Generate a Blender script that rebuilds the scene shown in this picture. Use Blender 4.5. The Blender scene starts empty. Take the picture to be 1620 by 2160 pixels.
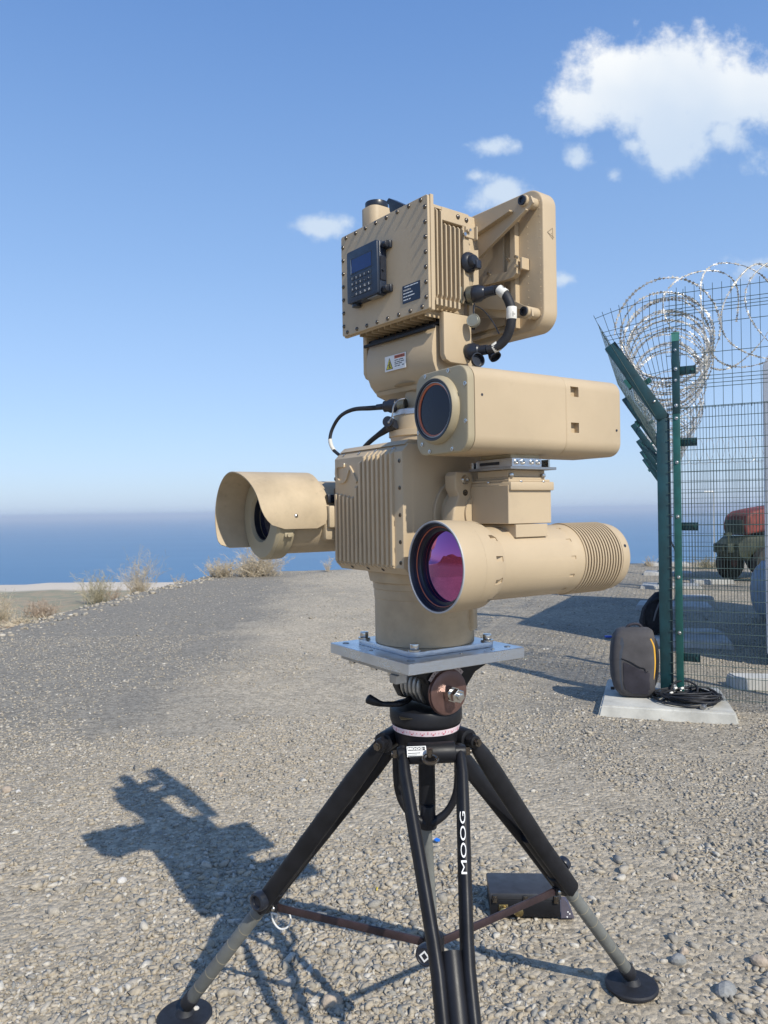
import bpy, bmesh, math, random
import numpy as np
from mathutils import Vector, Matrix, Euler, noise as mnoise

random.seed(7)
rng = np.random.default_rng(11)
R = math.radians
SC = bpy.context.scene
COL = SC.collection

# ------------------------------------------------------------------ camera
F = 1600.0                      # focal length in pixels of the 1620 x 2160 photograph
EYE = 1.6
cam_d = bpy.data.cameras.new('camera')
cam = bpy.data.objects.new('camera', cam_d); COL.objects.link(cam)
cam_d.sensor_fit = 'VERTICAL'; cam_d.sensor_height = 24; cam_d.lens = F / 2160 * 24
cam_d.clip_start = 0.05; cam_d.clip_end = 90000
cam.matrix_world = Matrix.Translation((0, 0, EYE)) @ Matrix.Rotation(R(90 - 0.07), 4, 'X') @ Matrix.Rotation(R(-0.9), 4, 'Z')
SC.camera = cam
SC.render.resolution_x = 768; SC.render.resolution_y = 1024

# ------------------------------------------------------------------ sky, sun, exposure
SUN_EL = 40.0
SUN_AZ = 33.0
SUN_DIR = Vector((math.sin(R(SUN_AZ)) * math.cos(R(SUN_EL)), -math.cos(R(SUN_AZ)) * math.cos(R(SUN_EL)), math.sin(R(SUN_EL)))).normalized()
SKY_STRENGTH = 0.15
HAZE_DENSITY = 0.00011
world = bpy.data.worlds.new('World'); SC.world = world; world.use_nodes = True
wt = world.node_tree; wt.nodes.clear()


def nd(tree, kind, **kw):
    n = tree.nodes.new(kind)
    for k, v in kw.items():
        if k == 'inp':
            for i, val in v.items():
                if isinstance(val, bpy.types.NodeSocket): tree.links.new(val, n.inputs[i])
                else: n.inputs[i].default_value = val
        else: setattr(n, k, v)
    return n


def mth(tree, op, a, b=None, c=None, clamp=False):
    n = tree.nodes.new('ShaderNodeMath'); n.operation = op; n.use_clamp = clamp
    for i, v in enumerate((a, b, c)):
        if v is None: continue
        if isinstance(v, bpy.types.NodeSocket): tree.links.new(v, n.inputs[i])
        else: n.inputs[i].default_value = v
    return n.outputs[0]


def mixc(tree, fac, a, b, mode='MIX'):
    n = tree.nodes.new('ShaderNodeMix'); n.data_type = 'RGBA'; n.blend_type = mode
    for i, v in ((0, fac), (6, a), (7, b)):
        if isinstance(v, bpy.types.NodeSocket): tree.links.new(v, n.inputs[i])
        else: n.inputs[i].default_value = v if i == 0 else (tuple(v) + (1,))[:4]
    return n.outputs[2]


sky = nd(wt, 'ShaderNodeTexSky', sky_type='NISHITA', sun_disc=False, sun_elevation=R(SUN_EL),
         sun_rotation=math.atan2(SUN_DIR.x, SUN_DIR.y), altitude=100, air_density=1.0, dust_density=0.8, ozone_density=1.6)
gen = nd(wt, 'ShaderNodeTexCoord')
sepd = nd(wt, 'ShaderNodeSeparateXYZ', inp={0: gen.outputs['Generated']})
dx, dy, dz = sepd.outputs
fy = mth(wt, 'MAXIMUM', dy, 0.08)
cu = mth(wt, 'DIVIDE', dx, fy); cv = mth(wt, 'DIVIDE', dz, fy)
# clouds: soft-edged lobes in the direction of view from the place, broken up by fractal noise
# (x, y, half width, half height, weight) in photograph pixels of the undistorted view
CL = [(1300, 175, 135, 95, 1.0), (1420, 185, 165, 110, 1.15), (1540, 190, 130, 95, 1.0), (1640, 190, 120, 80, .9), (1240, 215, 90, 65, .85),
      (1420, 275, 120, 85, .95), (1440, 325, 80, 50, .8), (1530, 285, 60, 42, .8), (1225, 335, 38, 34, .62),
      (1030, 310, 58, 22, .62), (985, 306, 30, 16, .45), (1055, 405, 62, 40, .72), (1000, 430, 60, 26, .5), (1010, 372, 30, 16, .45),
      (685, 478, 78, 30, .68), (730, 468, 60, 22, .5), (1190, 590, 32, 16, .5), (1600, 560, 80, 30, .42), (1290, 370, 26, 20, .5),
      (1345, 305, 45, 22, .6), (1750, 330, 140, 50, .8), (-300, 300, 220, 80, .8), (-560, 420, 160, 50, .7)]
comb = nd(wt, 'ShaderNodeCombineXYZ', inp={0: cu, 1: cv, 2: 0.0})
nz1 = nd(wt, 'ShaderNodeTexNoise', inp={'Vector': comb.outputs[0], 'Scale': 15.0, 'Detail': 12.0, 'Roughness': 0.62})
nz2 = nd(wt, 'ShaderNodeTexNoise', inp={'Vector': comb.outputs[0], 'Scale': 6.0, 'Detail': 3.0, 'Roughness': 0.5})
field = None; shade = None
for (x, y, w, h, k) in CL:
    xu = x + (1080 - y) * .0157; yu = y + (x - 810) * .0157
    a = mth(wt, 'DIVIDE', mth(wt, 'SUBTRACT', cu, (xu - 810) / F), w / F)
    b = mth(wt, 'DIVIDE', mth(wt, 'SUBTRACT', cv, (1078 - yu) / F), h / F)
    d = mth(wt, 'SQRT', mth(wt, 'ADD', mth(wt, 'MULTIPLY', a, a), mth(wt, 'MULTIPLY', b, b)))
    v = mth(wt, 'MULTIPLY', mth(wt, 'SUBTRACT', 1.25, d, clamp=False), k)
    field = v if field is None else mth(wt, 'SMOOTH_MAX', field, v, 0.25)
nn = mth(wt, 'SUBTRACT', nz1.outputs[0], 0.5)
fsum = mth(wt, 'ADD', field, mth(wt, 'MULTIPLY', nn, 2.1))
mask = nd(wt, 'ShaderNodeMapRange', interpolation_type='SMOOTHSTEP', inp={0: fsum, 1: 0.08, 2: 0.72, 3: 0.0, 4: 0.97})
front = nd(wt, 'ShaderNodeMapRange', inp={0: dy, 1: 0.08, 2: 0.3})
mk = mth(wt, 'MULTIPLY', mask.outputs[0], front.outputs[0])
# under side of the big cloud is greyer
low = nd(wt, 'ShaderNodeMapRange', interpolation_type='SMOOTHSTEP', inp={0: mth(wt, 'ADD', cv, mth(wt, 'MULTIPLY', mth(wt, 'SUBTRACT', nz2.outputs[0], 0.5), 0.16)), 1: 0.63, 2: 0.46, 3: 0.0, 4: 0.9})
CLW = (4.7, 4.75, 4.7); CLG = (2.7, 3.3, 4.1)
ccol = mixc(wt, low.outputs[0], CLW, CLG)
# pale sea haze low in the sky
# hz = mth(wt, 'POWER', mth(wt, 'SUBTRACT', 1.0, mth(wt, 'ABSOLUTE', dz), clamp=True), 5.0)
skyg = mixc(wt, 1.0, sky.outputs[0], (0.78, 0.92, 1.08), 'MULTIPLY')
ramp = nd(wt, 'ShaderNodeValToRGB', inp={0: mth(wt, 'ABSOLUTE', dz)})
ramp.color_ramp.interpolation = 'B_SPLINE'
els = ramp.color_ramp.elements
els[0].position = 0.0; els[0].color = (2.30 / 4, 2.80 / 4, 3.85 / 4, 1)
els[1].position = 1.0; els[1].color = (.32 / 4, .90 / 4, 2.4 / 4, 1)
for p_, c_ in ((.12, (2.0, 2.68, 3.9)), (.30, (1.45, 2.35, 3.8)), (.56, (.62, 1.38, 3.15))):
    e_ = els.new(p_); e_.color = (c_[0] / 4, c_[1] / 4, c_[2] / 4, 1)
rs = mixc(wt, 1.0, ramp.outputs[0], (3.7, 3.75, 3.8), 'MULTIPLY')
skyc = mixc(wt, .75, skyg, rs)
full = mixc(wt, mk, skyc, ccol)
bg = nd(wt, 'ShaderNodeBackground', inp={0: full, 1: SKY_STRENGTH})
wo = nd(wt, 'ShaderNodeOutputWorld', inp={0: bg.outputs[0]})

sun_d = bpy.data.lights.new('sun', 'SUN'); sun_d.energy = 3.15; sun_d.angle = R(0.55); sun_d.color = (1.0, 0.942, 0.82)
sun = bpy.data.objects.new('sun', sun_d); COL.objects.link(sun)
sun.rotation_euler = SUN_DIR.to_track_quat('Z', 'Y').to_euler()
vs = SC.view_settings
vs.view_transform = 'Standard'; vs.look = 'None'; vs.gamma = 1; vs.use_curve_mapping = False; vs.exposure = 0.55
SC.cycles.max_bounces = 6; SC.cycles.diffuse_bounces = 3; SC.cycles.glossy_bounces = 3; SC.cycles.volume_bounces = 0
SC.cycles.transmission_bounces = 3; SC.cycles.transparent_max_bounces = 8


# ------------------------------------------------------------------ helpers
def at(x, y, D):
    """point of the place on the sight line through photograph pixel (x, y), at distance D in front of the camera"""
    xu = x + (1080 - y) * .0157; yu = y + (x - 810) * .0157
    return Vector(((xu - 810) / F * D, D, EYE + (1078 - yu) / F * D))


def tag(o, label=None, cat=None, group=None, kind=None):
    if label: o['label'] = label
    if cat: o['category'] = cat
    if group: o['group'] = group
    if kind: o['kind'] = kind
    return o


def srgb(r, g, b):
    f = lambda c: c / 12.92 if c <= .04045 else ((c + .055) / 1.055) ** 2.4
    return (f(r / 255), f(g / 255), f(b / 255))


def mat(name, col, rough=.5, metal=0.0, var=0.08, scale=6.0, bump=0.0, bscale=200.0, spec=.5, col2=None, dirt=0.0, aniso=None, emit=None):
    m = bpy.data.materials.new(name); m.use_nodes = True
    t = m.node_tree; b = t.nodes['Principled BSDF']
    tc = nd(t, 'ShaderNodeTexCoord')
    n1 = nd(t, 'ShaderNodeTexNoise', inp={'Vector': tc.outputs['Object'], 'Scale': scale, 'Detail': 5.0, 'Roughness': .6})
    c2 = col2 or tuple(c * (1 - 2.2 * var) for c in col)
    c1 = tuple(min(1, c * (1 + var)) for c in col)
    mr = nd(t, 'ShaderNodeMapRange', inp={0: n1.outputs[0], 1: .32, 2: .68})
    c = mixc(t, mr.outputs[0], c1, c2)
    if dirt:
        n3 = nd(t, 'ShaderNodeTexNoise', inp={'Vector': tc.outputs['Object'], 'Scale': scale * 5, 'Detail': 8.0, 'Roughness': .7})
        r3 = nd(t, 'ShaderNodeMapRange', inp={0: n3.outputs[0], 1: .58, 2: .78, 4: dirt})
        c = mixc(t, r3.outputs[0], c, (.16, .14, .12))
    t.links.new(c, b.inputs['Base Color'])
    b.inputs['Metallic'].default_value = metal
    b.inputs['Specular IOR Level'].default_value = spec
    rr = nd(t, 'ShaderNodeMapRange', inp={0: n1.outputs[0], 1: .3, 2: .7, 3: max(.02, rough - .07), 4: min(1, rough + .07)})
    t.links.new(rr.outputs[0], b.inputs['Roughness'])
    if bump:
        n2 = nd(t, 'ShaderNodeTexNoise', inp={'Vector': tc.outputs['Object'], 'Scale': bscale, 'Detail': 3.0})
        if aniso:
            mp = nd(t, 'ShaderNodeMapping', inp={0: tc.outputs['Object'], 3: aniso}); t.links.new(mp.outputs[0], n2.inputs['Vector'])
        bp = nd(t, 'ShaderNodeBump', inp={'Strength': bump, 'Distance': .002, 'Height': n2.outputs[0]})
        t.links.new(bp.outputs[0], b.inputs['Normal'])
    return m


TANC = (.50, .393, .262)
TAN = mat('tan_paint', TANC, .52, var=.045, scale=3, bump=.12, bscale=900, dirt=.12, spec=.3)
TAN2 = mat('worn_tan_paint', (.485, .385, .258), .55, var=.09, scale=9, bump=.15, bscale=700, dirt=.38, spec=.35)
TANO = mat('olive_tan_paint', (.375, .318, .212), .5, var=.04, scale=6, bump=.10, bscale=900, dirt=.06, spec=.35)
BLK = mat('black_paint', (.012, .0125, .016), .45, var=.2, scale=14, bump=.1, bscale=500, dirt=.05, spec=.3)
BLKP = mat('black_plastic', (.018, .022, .034), .34, var=.15, scale=20, spec=.5)
NAVY = mat('keypad_housing', (.022, .034, .062), .38, var=.12, scale=20, spec=.5)
RUB = mat('black_rubber', (.014, .015, .020), .62, var=.2, scale=30, bump=.2, bscale=900)
GREYT = mat('grey_tube_paint', (.155, .16, .15), .45, var=.12, scale=12, bump=.1, bscale=600, dirt=.15)
MAROON = mat('maroon_anodised_metal', (.055, .036, .040), .45, metal=.3, var=.15, scale=20, dirt=.1)
DIALM = mat('brown_dial_metal', (.16, .095, .085), .33, metal=.5, var=.12, scale=18)
STEEL = mat('bright_steel', (.62, .60, .57), .22, metal=1, var=.08, scale=60)
DSTEEL = mat('dark_steel_bolt', (.16, .14, .12), .22, metal=.9, var=.1, scale=90)
ALU = mat('machined_aluminium', (.62, .64, .67), .30, metal=1, var=.06, scale=9, bump=.35, bscale=60, aniso=(1, 1, 14))
ALUD = mat('dull_aluminium', (.42, .42, .42), .42, metal=1, var=.1, scale=20, bump=.2, bscale=120)
WHITE = mat('white_print', (.80, .80, .78), .5, var=.02)
PLASTW = mat('white_heat_shrink', (.72, .70, .64), .45, var=.06, scale=60)
SCREENM = mat('blue_display', (.008, .030, .14), .12, var=.1, scale=8)
PLATEM = mat('nameplate_face', (.012, .02, .045), .35, var=.1)
YEL = mat('warning_yellow', (.75, .62, .04), .5, var=.03)
ORG = mat('warning_orange', (.62, .16, .07), .5, var=.03)
INK = mat('black_ink', (.02, .025, .04), .5, var=.02)
PINK = mat('dial_ring_print', (.80, .66, .70), .5, var=.03)
REDI = mat('red_ink', (.65, .05, .12), .5, var=.02)
BRASS = mat('brass_connector', (.36, .28, .13), .35, metal=.9, var=.15, scale=60)
ORING = mat('orange_seal', (.50, .14, .07), .4, var=.05)
CONNG = mat('olive_connector_metal', (.16, .16, .13), .38, metal=.6, var=.15, scale=60)
LENSD = mat('dark_lens_glass', (.010, .011, .026), .05, spec=.28, var=.02)


def lens_mat():
    m = bpy.data.materials.new('coated_infrared_lens'); m.use_nodes = True
    t = m.node_tree; b = t.nodes['Principled BSDF']
    lw = nd(t, 'ShaderNodeLayerWeight', inp={0: .45})
    c = mixc(t, lw.outputs['Facing'], (.48, .11, .28), (.24, .15, .44))
    t.links.new(c, b.inputs['Base Color']); b.inputs['Metallic'].default_value = 1; b.inputs['Roughness'].default_value = .015
    return m


LENSP = lens_mat()


class MB:
    """collects shapes into one mesh"""
    def __init__(s): s.bm = bmesh.new()

    def box(s, x0, x1, y0, y1, z0, z1, bev=0.0, seg=2, mtx=None):
        m = Matrix.Translation(((x0 + x1) / 2, (y0 + y1) / 2, (z0 + z1) / 2)) @ Matrix.Diagonal((abs(x1 - x0), abs(y1 - y0), abs(z1 - z0), 1))
        if mtx is not None: m = mtx @ m
        r = bmesh.ops.create_cube(s.bm, size=1, matrix=m)
        if bev > 0:
            es = list({e for v in r['verts'] for e in v.link_edges})
            bmesh.ops.bevel(s.bm, geom=es, offset=bev, segments=seg, affect='EDGES', profile=.5)
        return s

    def lathe(s, p0, ax, prof, seg=32, caps=True, twist=0.0):
        """prof: list of (distance along ax from p0, radius)"""
        ax = Vector(ax).normalized(); p0 = Vector(p0)
        u = ax.orthogonal().normalized(); v = ax.cross(u)
        rings = []
        for (t, r) in prof:
            c = p0 + ax * t
            rings.append([s.bm.verts.new(c + (u * math.cos(2 * math.pi * i / seg + twist) + v * math.sin(2 * math.pi * i / seg + twist)) * max(r, 1e-5)) for i in range(seg)])
        for a, b in zip(rings, rings[1:]):
            for i in range(seg):
                j = (i + 1) % seg
                s.bm.faces.new((a[i], a[j], b[j], b[i]))
        if caps:
            s.bm.faces.new(rings[0][::-1]); s.bm.faces.new(rings[-1])
        return s

    def cyl(s, p0, p1, r0, r1=None, seg=24, caps=True, bev=0.0, twist=0.0):
        p0 = Vector(p0); p1 = Vector(p1); L = (p1 - p0).length
        if r1 is None: r1 = r0
        if bev: pr = [(0, r0 - bev), (bev * .3, r0 - bev * .3), (bev, r0), (L - bev, r1), (L - bev * .3, r1 - bev * .3), (L, r1 - bev)]
        else: pr = [(0, r0), (L, r1)]
        return s.lathe(p0, p1 - p0, pr, seg, caps, twist)

    def tube(s, pts, r, seg=10, smooth=6, caps=True):
        P = [Vector(p) for p in pts]
        rr = list(r) if isinstance(r, (list, tuple)) else [r] * len(P)
        if smooth > 1 and len(P) > 2:
            Q = []; RR = []
            n = len(P)
            for i in range(n - 1):
                a, b, c, d = P[max(i - 1, 0)], P[i], P[i + 1], P[min(i + 2, n - 1)]
                for k in range(smooth):
                    t = k / smooth
                    Q.append(.5 * ((2 * b) + (c - a) * t + (2 * a - 5 * b + 4 * c - d) * t * t + (3 * b - a - 3 * c + d) * t ** 3))
                    RR.append(rr[i] * (1 - t) + rr[i + 1] * t)
            Q.append(P[-1]); RR.append(rr[-1]); P, rr = Q, RR
        t0 = (P[1] - P[0]).normalized(); u = t0.orthogonal().normalized(); prev = None; first = None
        for i, p in enumerate(P):
            t = (P[min(i + 1, len(P) - 1)] - P[max(i - 1, 0)]).normalized()
            u = (u - t * u.dot(t)).normalized(); v = t.cross(u)
            ring = [s.bm.verts.new(p + (u * math.cos(2 * math.pi * k / seg) + v * math.sin(2 * math.pi * k / seg)) * rr[i]) for k in range(seg)]
            if prev:
                for k in range(seg):
                    j = (k + 1) % seg; s.bm.faces.new((prev[k], prev[j], ring[j], ring[k]))
            else: first = ring
            prev = ring
        if caps: s.bm.faces.new(first[::-1]); s.bm.faces.new(prev)
        return s

    def oval(s, pts, ra, rb, ref, seg=16):
        """tube of oval section: ra across, rb along the direction ref"""
        prev = first = None; P = [Vector(p) for p in pts]
        for i, p in enumerate(P):
            t = (P[min(i + 1, len(P) - 1)] - P[max(i - 1, 0)]).normalized(); v = (ref - t * ref.dot(t)).normalized(); u = v.cross(t)
            ring = [s.bm.verts.new(p + u * math.cos(2 * math.pi * k / seg) * ra[i] + v * math.sin(2 * math.pi * k / seg) * rb[i]) for k in range(seg)]
            if prev:
                for k in range(seg): j = (k + 1) % seg; s.bm.faces.new((prev[k], prev[j], ring[j], ring[k]))
            else: first = ring
            prev = ring
        s.bm.faces.new(first[::-1]); s.bm.faces.new(prev)
        return s

    def prism(s, pts, vec, bev=0.0, seg=2):
        vs_ = [s.bm.verts.new(Vector(p)) for p in pts]
        vec = Vector(vec)
        f = s.bm.faces.new(vs_)
        f.normal_update()
        r = bmesh.ops.extrude_face_region(s.bm, geom=[f])
        nv = [g for g in r['geom'] if isinstance(g, bmesh.types.BMVert)]
        nf = [g for g in r['geom'] if isinstance(g, bmesh.types.BMFace)]
        for v in nv: v.co += vec
        if bev > 0:
            es = set()
            for ff in [f] + nf:
                for e in ff.edges: es.add(e)
            bmesh.ops.bevel(s.bm, geom=list(es), offset=bev, segments=seg, affect='EDGES', profile=.5)
        return s

    def dome(s, p, ax, r, h, seg=12, rings=4):
        pr = [(0, r)]
        for i in range(1, rings + 1):
            a = i / rings * math.pi / 2
            pr.append((h * math.sin(a), r * math.cos(a)))
        return s.lathe(p, ax, pr, seg)

    def tri(s, *pts):
        s.bm.faces.new([s.bm.verts.new(Vector(p)) for p in pts]); return s

    def mesh(s, name, angle=35, smooth=True):
        bmesh.ops.recalc_face_normals(s.bm, faces=s.bm.faces[:])
        me = bpy.data.meshes.new(name); s.bm.to_mesh(me); s.bm.free()
        if smooth:
            me.polygons.foreach_set('use_smooth', [True] * len(me.polygons))
            me.set_sharp_from_angle(angle=R(angle))
        return me


def rrect(w, h, r, n=6):
    pts = []
    for cx, cy, a0 in ((w / 2 - r, h / 2 - r, 0), (-w / 2 + r, h / 2 - r, 90), (-w / 2 + r, -h / 2 + r, 180), (w / 2 - r, -h / 2 + r, 270)):
        for i in range(n + 1):
            a = R(a0 + 90 * i / n); pts.append((cx + r * math.cos(a), cy + r * math.sin(a)))
    return pts


class Frame:
    def __init__(s, ox, oy, yaw): s.o = Vector((ox, oy, 0)); s.yaw = yaw; s.m = Matrix.Translation(s.o) @ Matrix.Rotation(yaw, 4, 'Z')

    def w(s, q, e, z): return s.m @ Vector((q, e, z))

    def loc(s, p): return s.m.inverted() @ Vector(p)


T0 = (0.104, 2.04)                      # the tripod's upright axis
FB = Frame(*T0, R(-56.8))               # pan and tilt body, cameras, plate
FR = Frame(*T0, R(-52.0))               # radar above, turned a little
FW = Frame(0, 0, 0)


class Thing:
    def __init__(s, name, label, cat, frame, base, group=None):
        s.f = frame; s.base = Vector(base)
        s.o = bpy.data.objects.new(name, None); COL.objects.link(s.o)
        s.o.empty_display_size = .1
        s.o.location = frame.w(*base); s.o.rotation_euler = (0, 0, frame.yaw)
        tag(s.o, label, cat, group)

    def part(s, name, mb, m, parent=None, label=None, angle=35, smooth=True, kind=None):
        me = mb.mesh(name, angle, smooth) if isinstance(mb, MB) else mb
        if isinstance(mb, MB): me.transform(Matrix.Translation(-s.base))
        if isinstance(m, (list, tuple)):
            for x in m: me.materials.append(x)
        else: me.materials.append(m)
        o = bpy.data.objects.new(name, me); COL.objects.link(o); o.parent = parent or s.o
        if label: o['label'] = label
        if kind: o['kind'] = kind
        return o

    def inst(s, name, me, p, rot=None, parent=None, scale=None):
        """a piece sharing mesh data, placed at frame coordinates p"""
        o = bpy.data.objects.new(name, me); COL.objects.link(o); o.parent = parent or s.o
        o.location = Vector(p) - s.base
        if rot is not None: o.rotation_euler = rot
        if scale: o.scale = scale
        return o

    def text(s, name, txt, size, m, p, rot, parent=None, sx=1.0, bold=.0, align='LEFT', mtx=None, lift=.0004, char=1.0):
        cu_ = bpy.data.curves.new('t', 'FONT'); cu_.body = txt; cu_.size = size; cu_.extrude = lift; cu_.offset = bold
        cu_.align_x = align; cu_.resolution_u = 3; cu_.space_character = char
        ob = bpy.data.objects.new('t', cu_)
        me = bpy.data.meshes.new_from_object(ob)
        bpy.data.objects.remove(ob); bpy.data.curves.remove(cu_)
        X = mtx if mtx is not None else Matrix.Translation(Vector(p)) @ Euler(rot).to_matrix().to_4x4()
        me.transform(Matrix.Translation(-s.base) @ X @ Matrix.Diagonal((sx, 1, 1, 1)))
        me.materials.clear(); me.materials.append(m); me.name = name
        o = bpy.data.objects.new(name, me); COL.objects.link(o); o.parent = parent or s.o
        return o


def boolean_cut(o, cutter_mb):
    cm = cutter_mb.mesh('cutter', smooth=False)
    co = bpy.data.objects.new('cutter', cm); COL.objects.link(co); co.matrix_world = Matrix.Identity(4)
    par = o.parent; o.parent = None; 
    md = o.modifiers.new('b', 'BOOLEAN'); md.operation = 'DIFFERENCE'; md.object = co; md.solver = 'EXACT'
    dg = bpy.context.evaluated_depsgraph_get(); dg.update()
    me = bpy.data.meshes.new_from_object(o.evaluated_get(dg))
    o.modifiers.clear(); old = o.data; o.data = me; me.name = old.name
    me.polygons.foreach_set('use_smooth', [True] * len(me.polygons)); me.set_sharp_from_angle(angle=R(30))
    bpy.data.objects.remove(co); o.parent = par


def single(name, label, cat, mb, m, base=(0, 0, 0), frame=FW, group=None, angle=35, smooth=True, kind=None):
    me = mb.mesh(name, angle, smooth); me.transform(Matrix.Translation(-Vector(base)))
    for x in (m if isinstance(m, (list, tuple)) else [m]): me.materials.append(x)
    o = bpy.data.objects.new(name, me); COL.objects.link(o)
    o.location = frame.w(*base); o.rotation_euler = (0, 0, frame.yaw)
    tag(o, label, cat, group, kind)
    return o


def sstep(a, b, x): 
    t = np.clip((x - a) / (b - a), 0, 1); return t * t * (3 - 2 * t)


# ------------------------------------------------------------------ terrain
def vnoise(x, y, s, seed=0):
    """smooth value noise, vectorised"""
    x = np.asarray(x) / s + seed * 17.3; y = np.asarray(y) / s - seed * 9.1
    xi = np.floor(x).astype(np.int64); yi = np.floor(y).astype(np.int64)
    fx = x - xi; fy_ = y - yi; fx = fx * fx * (3 - 2 * fx); fy_ = fy_ * fy_ * (3 - 2 * fy_)

    def h(a, b):
        n = (a * 374761393 + b * 668265263 + seed * 1442695) & 0xffffffff
        n = ((n ^ (n >> 13)) * 1274126177) & 0xffffffff
        return ((n ^ (n >> 16)) & 0xffff) / 65535.0
    return (h(xi, yi) * (1 - fx) + h(xi + 1, yi) * fx) * (1 - fy_) + (h(xi, yi + 1) * (1 - fx) + h(xi + 1, yi + 1) * fx) * fy_


def left_edge(y):
    return -5.35 + .10 * np.clip(y - 11, -30, 12) + .35 * (vnoise(y, y * 0, 2.3, 3) - .5)


def height(x, y):
    x = np.asarray(x, float); y = np.asarray(y, float)
    z = .03 * (vnoise(x, y, 1.7, 1) - .5) + .018 * (vnoise(x, y, .5, 2) - .5) + .05 * (vnoise(x, y, 6, 5) - .5) * sstep(3, 9, np.abs(y))
    xl = left_edge(y)
    low = sstep(0, 1.6, xl - x)
    z = z - .62 * low + .10 * low * (vnoise(x, y, 1.1, 7) - .5)
    yf = np.where(x < xl + .3, 25.3, 21.3 + .25 * np.clip(x, -6, 8) * .3)
    over = np.clip(y - yf, 0, None)
    z = z - np.minimum(over * .75, 118)
    # hills and lower country far off to the left and behind
    far = sstep(45, 160, -x)
    z = z - 14 * far + far * 46 * (vnoise(x, y, 90, 9) ** 2) + far * 12 * vnoise(x, y, 25, 8)
    rgt = sstep(40, 120, x)
    z = z - rgt * 12
    return z


def grid_mesh(name, xs, ys):
    X, Y = np.meshgrid(xs, ys); Z = height(X, Y)
    co = np.stack([X, Y, Z], -1).reshape(-1, 3).astype(np.float32)
    nx, ny = len(xs), len(ys)
    i = np.arange(nx * ny).reshape(ny, nx)
    q = np.stack([i[:-1, :-1], i[:-1, 1:], i[1:, 1:], i[1:, :-1]], -1).reshape(-1, 4)
    me = bpy.data.meshes.new(name)
    me.vertices.add(len(co)); me.vertices.foreach_set('co', co.ravel())
    me.loops.add(q.size); me.loops.foreach_set('vertex_index', q.ravel().astype(np.int32))
    me.polygons.add(len(q)); me.polygons.foreach_set('loop_start', np.arange(0, q.size, 4, dtype=np.int32))
    me.polygons.foreach_set('use_smooth', np.ones(len(q), bool))
    me.update(); me.validate()
    return me


xs = np.concatenate([-np.geomspace(8, 420, 60)[::-1], np.arange(-7.8, 9.0, .16), np.geomspace(9.1, 300, 34)])
ys = np.concatenate([-np.geomspace(3, 300, 40)[::-1], np.arange(-2.8, 0, .5), np.arange(0.2, 27, .14), np.geomspace(27.2, 210, 26)])
ground_me = grid_mesh('ground', xs, ys)


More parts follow.
